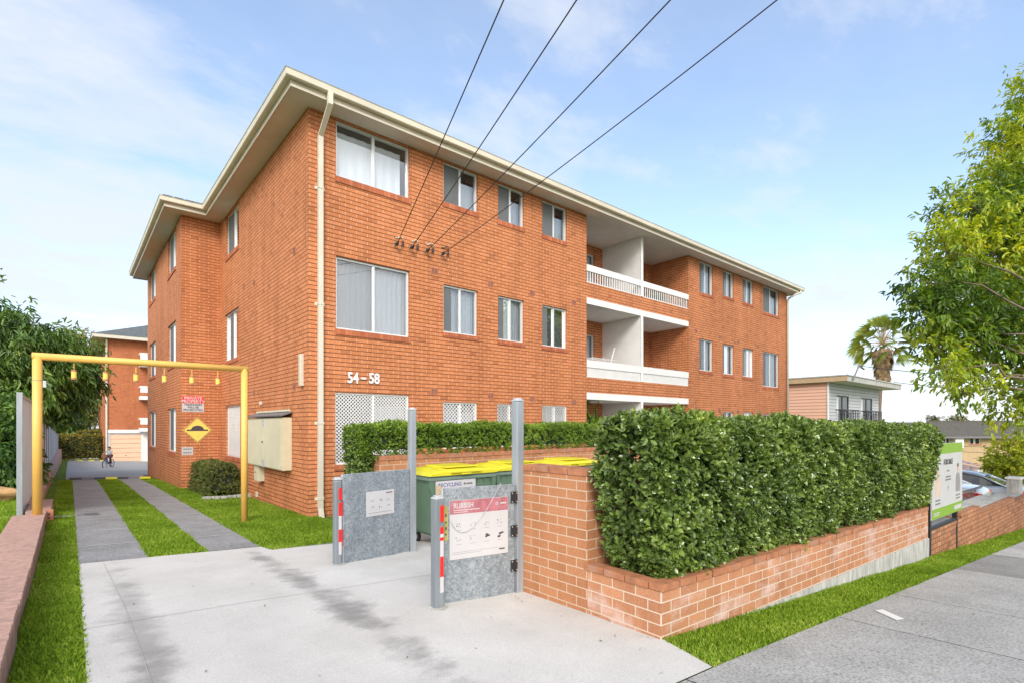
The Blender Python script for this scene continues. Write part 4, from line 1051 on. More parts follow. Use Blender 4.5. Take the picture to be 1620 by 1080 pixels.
t = thing('metal_fence', (-.66, 12.5, g(-.66, 12.5)), 'tall pale ribbed metal fence panel with galvanised frame behind the yellow post', 'fence')
O = t.location.copy()
f = MB(); panel(f, 12.55, 17.6, 0 - .66, -1.72, .50); o = f.build('panel', M['fence'], t); o.location = -O
f = MB(); f.bbox(-.70, -.62, 12.47, 12.56, -1.95, .58, .006); f.bbox(-.70, -.62, 17.6, 17.68, -1.95, .56, .006); o = f.build('post', M['galvpost'], t); o.location = -O
f = MB(); f.bbox(-.695, -.625, 12.56, 17.6, .50, .55, .004); f.bbox(-.695, -.625, 12.56, 17.6, -1.78, -1.72, .004); o = f.build('rail', M['galvlight'], t); o.location = -O
t = thing('metal_fence', (-.70, 17.7, g(-.7, 17.7)), 'long grey ribbed boundary fence stepping down beside the court', 'fence')
O = t.location.copy(); y = 17.75
while y < 55:
    zb_ = g(-.7, y + 1.2); z1 = zb_ + 2.05 + .0
    f = MB(); panel(f, y, y + 2.34, -.70, zb_ - .02, z1); o = f.build('panel', M['fence'], t); o.location = -O
    f = MB(); f.box(-.735, -.665, y + 2.34, y + 2.41, zb_ - .1, z1 + .03); o = f.build('post', M['greyink'], t); o.location = -O
    f = MB(); f.box(-.72, -.68, y, y + 2.34, z1 + .001, z1 + .035); o = f.build('rail', M['greyink'], t); o.location = -O
    y += 2.41
for (x, y, s, l) in ((-1.25, 16.3, .30, 'larger orange sandstone rock at the foot of the metal fence'), (-1.75, 16.9, .22, 'smaller sandstone rock at the left edge under the dark bush')):
    bm = bmesh.new(); bmesh.ops.create_icosphere(bm, subdivisions=3, radius=s)
    rr = random.Random(int(s * 100))
    ph = [rr.uniform(0, 6) for _ in range(6)]
    for v in bm.verts:
        q = v.co; k = 1 + .18 * math.sin(q.x * 9 + ph[0]) + .15 * math.sin(q.y * 11 + ph[1]) + .12 * math.sin(q.z * 13 + ph[2]); v.co = Vector((q.x * k * 1.2, q.y * k, q.z * k * .75))
    me = bpy.data.meshes.new('rock'); bm.to_mesh(me); bm.free(); me.materials.append(M['rock'])
    o = link(bpy.data.objects.new('rock', me)); o.location = (x, y, g(x, y) + s * .4); tag(o, l, 'rock')
# speed humps
def hump(x0, x1, y, segs, label, h=.07, d=.32):
    t = thing('speed_hump', (x0, y, g(x0, y) + .02), label, 'speed hump'); L = x1 - x0; n = len(segs); sl = (g(x1, y) - g(x0, y)) / L
    for i, c in enumerate(segs):
        f = MB(); a, b = L * i / n, L * (i + 1) / n
        pr = [(-d / 2, 0), (-d * .3, h * .75), (-d * .12, h), (d * .12, h), (d * .3, h * .75), (d / 2, 0)]
        vs = [(a, yy, zz_ + sl * a) for yy, zz_ in pr] + [(b, yy, zz_ + sl * b) for yy, zz_ in pr]; k = len(pr)
        f.add(vs, [(j_, j_ + 1, k + j_ + 1, k + j_) for j_ in range(k - 1)] + [tuple(range(k)), tuple(range(k, 2 * k))]); f.build('segment', M[c], t)
hump(0.0, 2.36, 24.15, ['ink', 'greyink', 'ink', 'lid', 'ink', 'greyink', 'lid'], 'worn black and yellow speed hump at the end of the wheel tracks')
hump(.1, 2.3, 54.8, ['greyink', 'lid', 'greyink', 'lid', 'greyink', 'lid'], 'far black and yellow speed hump at the end of the court')
# ================================================================ FOR SALE BOARD AND SECOND WALL
t = thing('sale_board', (10.58, 1.99, g(10.58, 1.99)), 'green and white FOR SALE board on two black posts in front of the hedge end', 'sign', rot=(0, 0, R(-2.5)))
zb0 = t.location.z
for x in (.0, 1.62):
    f = MB(); f.box(x - .035, x + .035, .022, .09, -.25 - .066 * x, 1.05); f.build('post', M['black'], t)
f = MB(); f.box(.036, 1.584, .03, .08, .40, .46); f.build('crossbar', M['black'], t)
f = MB(); 
for x in (.0, 1.62): f.add([(x - .03, .09, .42), (x + .03, .09, .42), (x + .03, .7, .20), (x - .03, .7, .20), (x - .03, .09, .36), (x + .03, .09, .36), (x + .03, .7, .14), (x - .03, .7, .14)], [(0, 1, 2, 3), (4, 5, 6, 7), (0, 3, 7, 4), (1, 2, 6, 5)])
f.build('brace', M['black'], t)
BW0, BW1 = -.02, 1.86; BZ0, BZ1 = -1.53 - zb0, -.30 - zb0
MB().box(BW0, BW1, 0, .02, BZ0, BZ1).build('board', M['paper'], t)
MB().box(BW0 + .002, BW1 - .002, -.003, -.0003, BZ1 - .17, BZ1 - .002).build('green_header', M['limegreen'], t)
MB().box(BW0 + .002, BW1 - .002, -.003, -.0003, BZ0 + .002, BZ0 + .17).build('green_footer', M['limegreen'], t)
cw = (BW0 + BW1) / 2
text('lettering', 'FOR SALE', .13, (cw, -.004, BZ1 - .36), RF, M['ink'], t, .001, 'CENTER', bold=.002)
for i, (w_, z_) in enumerate(((.16, .46), (.30, .56), (.34, .61), (.06, .74))): f = MB(); f.box(cw - w_ / 2, cw + w_ / 2, -.002, -.0003, BZ1 - z_ - .025, BZ1 - z_); f.build('print_line', M['greyink'], t)
for x_ in (.30, 1.55):
    for z_ in (.23, .285): f = MB(); f.box(x_ - .14, x_ + .14, -.002, -.0003, BZ0 + z_, BZ0 + z_ + .025); f.build('print_line', M['greyink'], t)
f = MB(); f.box(cw - .02, cw + .02, -.002, -.0003, BZ1 - .80, BZ1 - .78); f.build('faded_print', M['greyink'], t)
f = MB(); f.box(1.3, 1.78, -.0045, -.0032, BZ0 + .05, BZ0 + .12); f.box(.05, .40, -.0045, -.0032, BZ0 + .09, BZ0 + .105); f.box(.05, .36, -.0045, -.0032, BZ0 + .055, BZ0 + .07); f.build('footer_print', M['paper'], t)
MB().prism([(.34, BZ1 - .12), (.50, BZ1 - .12), (.50, BZ1 - .07), (.40, BZ1 - .04)], 'y', -.0045, -.0032).build('header_mark', M['signyellow'], t)
M['skinprint'] = plain('printed_skin_tone', (.55, .34, .24), .5); M['hairprint'] = plain('printed_dark_hair', (.12, .08, .06), .5); M['suit'] = plain('printed_suit', (.25, .24, .25), .5); M['beige'] = plain('printed_beige_dress', (.58, .45, .36), .5)
for x_, hair, cl in ((.30, 'skinprint', 'beige'), (1.55, 'hairprint', 'suit')):      # two standing figures printed on the board
    z0 = BZ0 + .36; 
    MB().prism([(x_ - .14, z0), (x_ + .14, z0), (x_ + .15, z0 + .20), (x_ + .12, z0 + .30), (x_ + .035, z0 + .34), (x_ - .035, z0 + .34), (x_ - .12, z0 + .30), (x_ - .15, z0 + .20)], 'y', -.002, -.0003).build('printed_figure_clothes', M[cl], t)
    MB().prism([(x_ + .05 * math.cos(q), z0 + .42 + .068 * math.sin(q)) for q in [k * .4488 for k in range(14)]], 'y', -.003, -.0003).build('printed_figure_face', M['skinprint'], t)
    MB().prism([(x_ + .054 * math.cos(q), z0 + .445 + .06 * math.sin(q)) for q in [k * .35 for k in range(10)]], 'y', -.004, -.0031).build('printed_figure_hair', M[hair if hair != 'skinprint' else 'hairprint'], t)

W2 = thing('street_wall', (10.62, 2.02, g(10.6, 2)), 'old dark brick wall with stepped concrete coping further along the street', 'wall', rot=(0, 0, R(-2.5)))
z2 = W2.location.z; rz = lambda z: z - z2
f = MB(); tops_ = [(0.0, 1.9, -1.70), (1.9, 2.35, -1.62), (2.35, 3.3, -1.55), (3.3, 6.6, -1.66), (6.6, 9.0, -1.72)]
tops_ = [(0.0, 1.9, -1.74), (1.9, 3.35, -1.64), (3.35, 6.9, -1.76), (6.9, 9.1, -1.86)]
for a, b, z in tops_: f.box(a + .001, b - .001, 0, .23, -1.6, rz(z) - .05)
f.build('brickwork', M['oldbrick'], W2)
f = MB(); rr = random.Random(2)
for a, b, z in tops_:
    x = a
    while x < b - .05: f.bbox(x + .003, min(x + .24, b) - .003, -.008, .11, rz(z) - .048, rz(z) + .03, .004); x += .24
f.build('brick_capping', M['oldbrick'], W2)
f = MB()
for a, b, z in tops_: f.box(a + .002, b - .002, .112, .62, rz(z) - .5, rz(z) + .015)
f.build('concrete_coping', M['footing'], W2)
t = thing('gate_pillar', (19.6, 1.84, g(19.6, 1.8)), 'square grey rendered pillar box at the end of the old brick wall', 'pillar', rot=(0, 0, R(-2.5)))
f = MB(); f.bbox(0, .45, -.02, .24, -.3, 1.24, .01); f.build('shaft', M['footing'], t); MB().bbox(-.03, .48, -.05, .27, 1.242, 1.30, .015).build('cap', M['render'], t)
# low fence by the cars
t = thing('railing_fence', (15.5, 3.0, g(15.5, 3.0)), 'low black railing on a brick upstand in front of the white car', 'fence', rot=(0, 0, R(-2.5)))
f = MB(); f.box(0, 5.6, 0, .03, .62, .65); f.box(0, 5.6, 0, .03, .12, .15)
for i in range(36): f.box(.02 + i * .157, .036 + i * .157, .004, .02, .15, .62)
f.build('rails', M['greyink'], t); MB().box(0, 5.6, -.04, .1, -.7, .10).build('upstand', M['oldbrick'], t)

# ================================================================ CARS
def carpaint(name, col):
    m, nt, b = new_mat(name); b.inputs['Base Color'].default_value = (*col, 1); b.inputs['Metallic'].default_value = .3; b.inputs['Roughness'].default_value = .3
    b.inputs['Coat Weight'].default_value = .8; b.inputs['Coat Roughness'].default_value = .05; return m
M['paint_white'] = carpaint('white_car_paint', (.72, .73, .75)); M['paint_grey'] = carpaint('blue_grey_car_paint', (.20, .24, .30))
m, nt, b = new_mat('car_glass'); b.inputs['Base Color'].default_value = (.02, .025, .03, 1); b.inputs['Roughness'].default_value = .04; b.inputs['Specular IOR Level'].default_value = .8; M['carglass'] = m
M['amber'] = plain('amber_lens', (.75, .28, .12), .3)
def make_car(paint, L=4.75, wd=1.80, H=1.44):
    t = empty('parked_car')
    # x from rear (0) to front (L); stations: x, sill z, waist z, half width
    st = [(0, .42, .62, .60), (.03, .32, .90, .78), (.18, .24, 1.0, .85), (.6, .20, 1.03, .89), (1.1, .19, 1.02, .90), (2.0, .18, .98, .90), (3.2, .18, .95, .90), (3.7, .19, .92, .89), (4.3, .22, .82, .85), (4.62, .28, .70, .76), (L, .36, .58, .58)]
    b = MB(); ring = lambda x, s, z, w_: [(x, -w_ * .92, s), (x, -w_, s + (z - s) * .35), (x, -w_ * .985, s + (z - s) * .72), (x, -w_ * .93, z - .03), (x, -w_ * .80, z), (x, 0, z + .025), (x, w_ * .80, z), (x, w_ * .93, z - .03), (x, w_ * .985, s + (z - s) * .72), (x, w_, s + (z - s) * .35), (x, w_ * .92, s)]
    vs = []; n = 11
    for q in st: vs += ring(*q)
    fs = [(i * n + k, i * n + (k + 1) % n, (i + 1) * n + (k + 1) % n, (i + 1) * n + k) for i in range(len(st) - 1) for k in range(n)] + [tuple(range(n)), tuple(range((len(st) - 1) * n, len(st) * n))]
    b.add(vs, fs); o = b.build('body', paint, t, True); md = o.modifiers.new('round', 'SUBSURF'); md.levels = md.render_levels = 2
    # cabin
    cab = [(.55, 1.02, .70), (1.25, 1.34, .60), (1.75, H - .015, .57), (2.5, H - .02, .57), (3.05, 1.28, .60), (3.72, .96, .72)]
    gl = MB(); vs = []
    for x, z, w_ in cab: 
        wb = .83; vs += [(x, -wb, .94), (x, -w_, z), (x, w_, z), (x, wb, .94)]
    fs = [(i * 4 + k, i * 4 + k + 1, (i + 1) * 4 + k + 1, (i + 1) * 4 + k) for i in range(5) for k in range(3)]
    gl.add(vs, fs); gl.build('windows', M['carglass'], t)
    rf = MB(); vs = []
    for x, z, w_ in [(1.15, 1.305, .60), (1.4, 1.40, .58), (1.8, H, .57), (2.45, H, .57), (2.75, 1.39, .58), (2.98, 1.315, .60)]: vs += [(x, -w_ - .012, z - .03), (x, -w_ * .92, z + .012), (x, 0, z + .025), (x, w_ * .92, z + .012), (x, w_ + .012, z - .03)]
    rf.add(vs, [(i * 5 + k, i * 5 + k + 1, (i + 1) * 5 + k + 1, (i + 1) * 5 + k) for i in range(5) for k in range(4)]); rf.build('roof', paint, t, True)
    for s in (-1, 1):
        p_ = MB()
        p_.tube([(.50, s * .80, .98), (1.2, s * .625, 1.325), (1.8, s * .59, H - .01)], .035, 6); p_.tube([(2.4, s * .59, H - .01), (3.0, s * .62, 1.31), (3.75, s * .79, .95)], .03, 6); p_.tube([(2.05, s * .84, .97), (2.1, s * .595, H - .02)], .03, 6); p_.build('pillars', paint, t, True)
    for s in (-1, 1):
        c = MB(); c.prism([(.04, .66), (.04, .86), (.30, .90), (.50, .82), (.42, .72)], 'y', min(s * .66, s * .875), max(s * .66, s * .875)); c.build('tail_light', M['red'], t)
        c = MB(); c.prism([(.035, .74), (.035, .80), (.34, .82), (.34, .76)], 'y', min(s * .70, s * .883), max(s * .70, s * .883)); c.build('indicator', M['amber'], t)
        for x in (.95, 3.75):
            f = MB(); f.lathe([(.24, -.1), (.315, -.1), (.33, -.06), (.33, .06), (.315, .1), (.24, .1)], 24).xf(Matrix.Translation((x, s * .80, .33)) @ Matrix.Rotation(R(90), 4, 'X')); w_ = f.build('wheel', M['rubber'], t, True)
            f = MB()
            for k in range(7): a = k * 2 * math.pi / 7; f.tube([(x, s * .885, .33), (x + .2 * math.cos(a), s * .89, .33 + .2 * math.sin(a))], .022, 5)
            f.tube([(x, s * .84, .33), (x, s * .90, .33)], .05, 10); f.build('rim', M['alu'], w_)
        MB().bbox(3.0, 3.18, min(s * .90, s * 1.02), max(s * .90, s * 1.02), .96, 1.08, .03).build('mirror', paint, t)
    MB().bbox(-.03, .02, -.26, .26, .64, .76, .004).build('number_plate', M['paper'], t)
    return t
for paint, x, y, l, a in (('paint_white', 21.0, 2.62, 'white sedan parked behind the brick wall with its tail light beside the sale board', 90), ('paint_grey', 26.4, 2.2, 'blue grey sedan parked behind the white sedan near the grey pillar', 90)):
    c = make_car(M[paint]); c.location = (x, y, g(x, y + 2) + .0); c.rotation_euler = (0, 0, R(a)); tag(c, l, 'car', 'cars parked beyond the old brick wall')
sheet('neighbour_driveway', [(15, 3.2), (31, 3.2), (31, 10.3), (26.2, 10.3), (15, 9.6)], M['footlight'], .01, step=2)

# ================================================================ FAR BUILDINGS
B2Y = 55.0
t = thing('garage_building', (2.45, B2Y, g(2.5, B2Y)), 'far orange brick block with a peach garage door at the end of the court', 'apartment building'); O = t.location.copy()
def tp(mb, name, mat, par=None, sm=False):
    o = mb.build(name, M[mat], par or t, sm)
    if par is None: o.location = -O
    return o
gx0, gx1 = onY(174, B2Y)[0], onY(223.5, B2Y)[0]; gz1 = onY(174, B2Y, 686.5)[2]; ez = onY(168, B2Y, 535)[2]; gb = g(3, B2Y)
x0 = onY(168.5, B2Y)[0]; bz = onY(180, B2Y, 679)[2]
f = MB(); f.quad((x0, B2Y, bz), (16, B2Y, bz), (16, B2Y, ez), (x0, B2Y, ez)); f.quad((x0, B2Y, -5), (x0 + .1, B2Y, -5), (x0 + .1, B2Y, bz), (x0, B2Y, bz))
swz = []
for zz0 in (ez - 1.6, ez - 4.3, ez - 7.0):
    for yy in (58, 62.5): swz.append((yy, yy + 1.5, zz0, zz0 + 1.45))
P2 = lambda u, z, w_: (x0 + w_, u, z)
wall_holes(f, P2, B2Y, 70, -5, ez, swz, .12); f.quad((16, B2Y, -5), (16, 70, -5), (16, 70, ez), (16, B2Y, ez)); f.quad((x0, 70, -5), (16, 70, -5), (16, 70, ez), (x0, 70, ez))
tp(f, 'brick_wall', 'backbrick')
for a, b, c, d in swz:
    f = MB(); pbox(f, P2, a, b, c, d, .1, .2); o = tp(f, 'window', 'fence'); 
f = MB(); f.box(x0 + .1, 16, B2Y - .12, B2Y + .1, gz1 + .12, bz); f.box(x0 + .1, gx0 - .05, B2Y - .03, B2Y + .1, -4, gz1 + .12); f.box(gx1 + .05, gx1 + .8, B2Y - .1, B2Y + .1, -4, gz1 + .119); tp(f, 'garage_surround', 'render')
f = MB(); f.box(gx0 - .05, gx1 + .05, B2Y + .0, B2Y + .1, gz1, gz1 + .1); f.box(gx0 - .05, gx0, B2Y, B2Y + .1, -3.6, gz1); f.box(gx1, gx1 + .05, B2Y, B2Y + .1, -3.6, gz1); tp(f, 'door_frame', 'white')
M['peach'] = plain('peach_garage_paint', (.80, .53, .36), .5, var=.04)
f = MB(); n = 6; zb_ = gb - .1
for i in range(n): 
    a = zb_ + (gz1 - zb_) * i / n; b = zb_ + (gz1 - zb_) * (i + 1) / n; f.bbox(gx0 + .002, gx1 - .002, B2Y + .04, B2Y + .08, a + .012, b - .012, .01)
o = tp(f, 'garage_door', 'peach'); f = MB(); f.box((gx0 + gx1) / 2 - .05, (gx0 + gx1) / 2 + .05, B2Y + .02, B2Y + .04, zb_ + .55, zb_ + .6); f.build('handle', M['ink'], o)
f = MB(); f.quad((gx0, B2Y + .09, -4), (gx1, B2Y + .09, -4), (gx1, B2Y + .09, gz1), (gx0, B2Y + .09, gz1)); tp(f, 'garage_back', 'vent')
f = MB(); f.tube([(x0 - .0, B2Y - .1, ez - .05), (x0 - .0, B2Y - .1, gb)], .075, 8); tp(f, 'downpipe', 'cream')
e2 = [(x0 - .8, B2Y - .7), (16, B2Y - .7), (16, 70.5), (x0 - .8, 70.5)]
f = MB(); f.add([(x, y, ez) for x, y in e2], [(0, 1, 2, 3)]); tp(f, 'soffit', 'soffit')
f = MB(); f.box(x0 - .95, 16, B2Y - .85, B2Y - .7, ez - .05, ez + .22); f.box(x0 - .95, x0 - .8, B2Y - .7, 70.5, ez - .05, ez + .22); tp(f, 'gutter', 'cream')
f = MB(); hip(f, x0 - .98, 17, B2Y - .88, 70.6, ez + .22, .42); tp(f, 'roof', 'tile')
bx0 = onY(221, B2Y - .8)[0]
for zt_ in (ez - 1.1, ez - 3.9, ez - 6.6):                     # balconies at its right edge
    f = MB(); f.box(bx0, bx0 + 4, B2Y - 1.1, B2Y - .002, zt_ - 1.15, zt_ - .85); f.box(bx0, bx0 + 4, B2Y - 1.1, B2Y - 1.0, zt_ - .15, zt_); f.box(bx0, bx0 + .08, B2Y - 1.0, B2Y - .002, zt_ - .15, zt_); o = tp(f, 'balcony', 'render')
    f = MB(); f.box(bx0 + .02, bx0 + 4, B2Y - 1.07, B2Y - 1.03, zt_ - .55, zt_ - .15); f.build('balustrade', M['white'], o)
    f = MB(); f.box(bx0 + .03, bx0 + 4, B2Y - 1.08, B2Y - 1.02, zt_ - .85, zt_ - .55); f.build('spandrel', M['backbrick'], o)
MB().box(0, 3.2, 0, .15, -.3, .75).build('white_wall', M['render'])
o = bpy.data.objects['white_wall']; o.location = (-.2 + .4, 62, g(0, 62)); o.name = 'low_wall'; tag(o, 'low white wall at the end of the court beside the far hedge', 'wall')

# white weatherboard house
wc0 = atD(1310, 672, 33); HX, HYy = wc0[0], wc0[1]
t = thing('weatherboard_house', (HX, HYy, g(HX, HYy)), 'flat roofed weatherboard house with two juliet balconies beyond the brick block', 'house'); O = t.location.copy()
def boards(name, col):
    m, nt, b = new_mat(name); uv = N(nt, 'ShaderNodeUVMap', uv_map='uv').outputs[0]; sp = N(nt, 'ShaderNodeSeparateXYZ'); nt.links.new(uv, sp.inputs[0])
    fz = math_n(nt, 'FRACT', math_n(nt, 'DIVIDE', sp.outputs[1], .21)); o = mixc(nt, math_n(nt, 'LESS_THAN', fz, .18), tuple(col), tuple(c * .45 for c in col)); o = mixc(nt, .3, o, ramp(nt, noise(nt, coord(nt), .8, 4), [(.3, (.8, .8, .8)), (.7, (1.1, 1.1, 1.1))]), 'MULTIPLY')
    nt.links.new(o, b.inputs['Base Color']); b.inputs['Roughness'].default_value = .7; bump(nt, b, fz, .6, .03); return m
M['boardw'] = boards('white_weatherboard', (.50, .52, .56)); M['boardlit'] = boards('sunlit_weatherboard', (.74, .44, .32))  # side boards carry the warm low sun in their base colour
xe = onY(1390, HYy)[0]; ztw = onY(1310, HYy, 604)[2]
doorpx = [(1323.5, 1343), (1362.5, 1380)]; dh = [(onY(a, HYy)[0], onY(b, HYy)[0], ztw - 2.75, ztw - .75) for a, b in doorpx]
f = MB(); wall_holes(f, lambda u, z, w_: (u, HYy + w_, z), HX, xe, -6, ztw, dh, .12); f.quad((xe, HYy, -6), (xe, HYy + 14, -6), (xe, HYy + 14, ztw), (xe, HYy, ztw)); f.quad((HX, HYy + 14, -6), (xe, HYy + 14, -6), (xe, HYy + 14, ztw), (HX, HYy + 14, ztw)); tp(f, 'street_wall_boards', 'boardw')
f = MB(); f.quad((HX, HYy, -6), (HX, HYy + 14, -6), (HX, HYy + 14, ztw), (HX, HYy, ztw)); tp(f, 'side_wall_boards', 'boardlit')
f = MB(); f.box(HX - .04, HX + .05, HYy - .03, HYy + .04, -6, ztw - .01); tp(f, 'corner_board', 'white')
f = MB(); f.box(HX - .25, xe + 1.2, HYy - 1.15, HYy + 14.5, ztw + .001, ztw + .33); f.box(HX - .30, xe + 1.25, HYy - 1.2, HYy + 14.5, ztw + .331, ztw + .40); o = tp(f, 'flat_roof', 'footing')
f = MB(); f.box(HX - .27, HX - .252, HYy - 1.15, HYy + 14, ztw + .01, ztw + .32); f.build('side_fascia', M['wood'], o)
f = MB(); f.box(HX - .2, xe + 1.1, HYy - 1.1, HYy - .05, ztw - .01, ztw); f.build('eave_lining', M['creambox'], o)
for a, b, c, d in dh:
    f = MB(); fr = .07
    for q in ((a, a + fr, c, d), (b - fr, b, c, d), ((a + b) / 2 - .05, (a + b) / 2 + .05, c, d)): f.box(q[0] + .002, q[1] - .002, HYy + .03, HYy + .10, q[2], q[3] - .08)
    f.box(a + .002, b - .002, HYy + .03, HYy + .10, d - .08, d - .002)
    o = tp(f, 'balcony_door', 'ink'); f = MB(); f.box(a + .003, b - .003, HYy + .06, HYy + .07, c, d - .08); f.build('pane', M['carglass'], o)
    f = MB(); f.box(a + .12, a + .5, HYy + .052, HYy + .058, c, d - .1); f.build('curtain', M['curtain'], o)
    f = MB(); zt_ = c + 1.0; f.box(a - .15, b + .75, HYy - .42, HYy - .36, zt_, zt_ + .07); f.box(a - .15, b + .75, HYy - .42, HYy - .36, zt_ - .22, zt_ - .18)
    f.box(a - .15, a - .09, HYy - .359, HYy, zt_, zt_ + .07); f.box(b + .69, b + .75, HYy - .359, HYy, zt_, zt_ + .07)
    n = 9
    for i in range(n + 1): xx = a - .15 + (b - a + .84) * i / n; f.box(xx, xx + .055, HYy - .41, HYy - .37, zt_ - 1.3, zt_)
    f.box(a - .15, b + .75, HYy - .43, HYy, zt_ - 1.36, zt_ - 1.3)
    tp(f, 'juliet_balcony', 'ink')
f = MB(); bx_, by_ = HX + .6, HYy - 1.2; f.tube([(bx_, by_, ztw + .1), (bx_ + .5, by_ - .2, ztw + 1.05)], .05, 8); f.tube([(bx_ + .45, by_ - .25, ztw + .95), (bx_ + .9, by_ - .35, ztw + .8)], .06, 6); tp(f, 'service_mast', 'greyink')
for k, (za, yb, l) in enumerate(((1.0, 622 - 12, 'upper service wire running right from the weatherboard house roof'), (.15, 618, 'lower service wire running right past the palm trunk'))):
    P = Vector((bx_ + .5, by_ - .2, ztw + za)) if k == 0 else Vector((xe - 1, HYy - 1.2, ztw + .45)); Q = Vector(atD(1760, yb - 5 + 12 * k, 26)); pts = []
    for i in range(21):
        u = i / 20; v = P.lerp(Q, u) - Vector((0, 0, .5 * 4 * u * (1 - u) * .4)); pts.append(v - P)
    tag(MB().tube(pts, .022, 5).build('overhead_wire', M['wire'], None, loc=P), l, 'wire')
tp(MB(), 'x', 'ink') if False else None

# yellow brick house in the distance, turned to the street corner
YC = atD(1540, 672, 52)
t = thing('distant_house', (YC[0], YC[1], -6.3), 'distant two storey yellow brick house with wide grey tiled hip roof', 'house', rot=(0, 0, ANG - R(90)))
k = 52 / F; Lx = lambda px: (px - 1540) * k; Lz = lambda py: (HY - py) * k + 6.3
M['yellowbrick'] = plain('yellow_brick', (.46, .34, .20), .85, var=.1, scale=3)
eavez = Lz(690)
f = MB(); wn = [(Lx(1534.5), Lx(1551), Lz(701), Lz(690.5)), (Lx(1491), Lx(1503), Lz(703), Lz(690.5))]
wall_holes(f, lambda u, z, w_: (u, w_, z), Lx(1472), Lx(1760), -1, eavez, wn, .1); f.box(Lx(1340), Lx(1472) - .01, 2.5, 3.0, -1, eavez); f.quad((Lx(1472), 0, -1), (Lx(1472), 9, -1), (Lx(1472), 9, eavez), (Lx(1472), 0, eavez)); f.build('brick_wall', M['yellowbrick'], t)
for a, b, c, d in wn:
    f = MB(); f.box(a, b, .09, .13, c, d); o = f.build('window', M['carglass'], t)
    f = MB(); f.box(a, a + .07, .05, .0899, c, d); f.box(b - .07, b, .05, .0899, c, d); f.box((a + b) / 2 - .05, (a + b) / 2 + .05, .05, .0899, c, d); f.box(a + .4, (a + b) / 2 - .06, .06, .0899, c, d - .1) ; f.build('frame', M['white'], o)
    MB().box(a - .1, b + .1, -.06, .04, c - .14, c - .002).build('sill', M['vent'], o)
MB().box(Lx(1505), Lx(1518), -.5, -.02, Lz(707), Lz(692)).build('white_balcony', M['white'], t)
f = MB(); hip(f, Lx(1330), Lx(1640), 2.0, 13, eavez, .27); f.build('roof', M['oldtile'], t)
f = MB(); f.add([(Lx(1466), -.6, eavez), (Lx(1770), -.6, eavez), (Lx(1700), 6.5, Lz(665.8)), (Lx(1538), 6.5, Lz(665.8)), (Lx(1466), 13.2, eavez)], [(0, 1, 2, 3), (0, 3, 4)]); f.build('front_roof', M['oldtile'], t)
f = MB(); f.tube([(Lx(1468), -.55, eavez + .06), (Lx(1538), 6.5, Lz(665.8) + .04)], .10, 6); f.tube([(Lx(1538), 6.5, Lz(665.8) + .04), (Lx(1700), 6.5, Lz(665.8) + .04)], .1, 6); f.build('ridge_cap', M['oldtile'], t)
MB().box(Lx(1464), Lx(1772), -.72, -.6, eavez - .14, eavez + .03).build('gutter', M['greyink'], t)
MB().lathe([(.3, 0), (.25, .3), (.02, .75)], 8, (Lx(1463), 3.2, Lz(684))).build('roof_vent', M['white'], t)
MB().lathe([(.3, 0), (.25, .3), (.02, .75)], 8, (Lx(1538), 6.2, Lz(669))).build('roof_vent', M['white'], t)
# small house with purple iron roof
PC = atD(1535, 672, 36)
t = thing('distant_cottage', (PC[0], PC[1], -5.0), 'small white cottage with purple ribbed roof behind the parked cars', 'house', rot=(0, 0, ANG - R(90)))
k = 36 / F; Lx = lambda px: (px - 1535) * k; Lz = lambda py: (HY - py) * k + 5.0
M['purple'] = tilemat('purple_iron_roof', (.24, .17, .20), (.36, .27, .31), (1.5, 2))
f = MB(); f.add([(Lx(1500), 0, Lz(727)), (Lx(1568), 0, Lz(740)), (Lx(1548), 3.5, Lz(720)), (Lx(1490), 3.5, Lz(706))], [(0, 1, 2, 3)])
f.add([(Lx(1500), 0, Lz(729)), (Lx(1568), 0, Lz(742)), (Lx(1440), 0, Lz(742)), (Lx(1490), 3.5, Lz(706))], [(0, 1, 2), (0, 2, 3)]); f.build('roof', M['purple'], t)
f = MB(); f.box(Lx(1440), Lx(1568), .3, 5, -1.5, Lz(745)); f.add([(Lx(1440), .3, Lz(745)), (Lx(1568), .3, Lz(745)), (Lx(1500), .3, Lz(730))], [(0, 1, 2)]); f.build('wall', M['render'], t)
for a, b in ((1532, 1545), (1547, 1560)):
    o = MB().box(Lx(a), Lx(b), .24, .29, Lz(765), Lz(748)).build('window', M['fence'], t); f = MB(); f.box(Lx(a) - .05, Lx(b) + .05, .2, .3, Lz(748), Lz(746.5)); f.box(Lx(a) - .05, Lx(a), .2, .3, Lz(765), Lz(748)); f.build('frame', M['white'], o)
f = MB()
for px in (1517, 1530, 1546, 1563): f.box(Lx(px) - .04, Lx(px) + .04, -.1, -.02, -1, Lz(742))
f.build('veranda_posts', M['white'], t)
for k_, (py, l) in enumerate(((704, 'upper distant wire crossing before the yellow brick house'), (713, 'lower distant wire crossing before the yellow brick house'))):
    P = Vector(atD(1500, py, 44)); Q = Vector(atD(1700, py - 3, 40)); tag(MB().tube([Vector((0, 0, 0)), (Q - P) / 2 - Vector((0, 0, .25)), Q - P], .018, 5).build('overhead_wire', M['wire'], None, loc=P), l, 'wire')

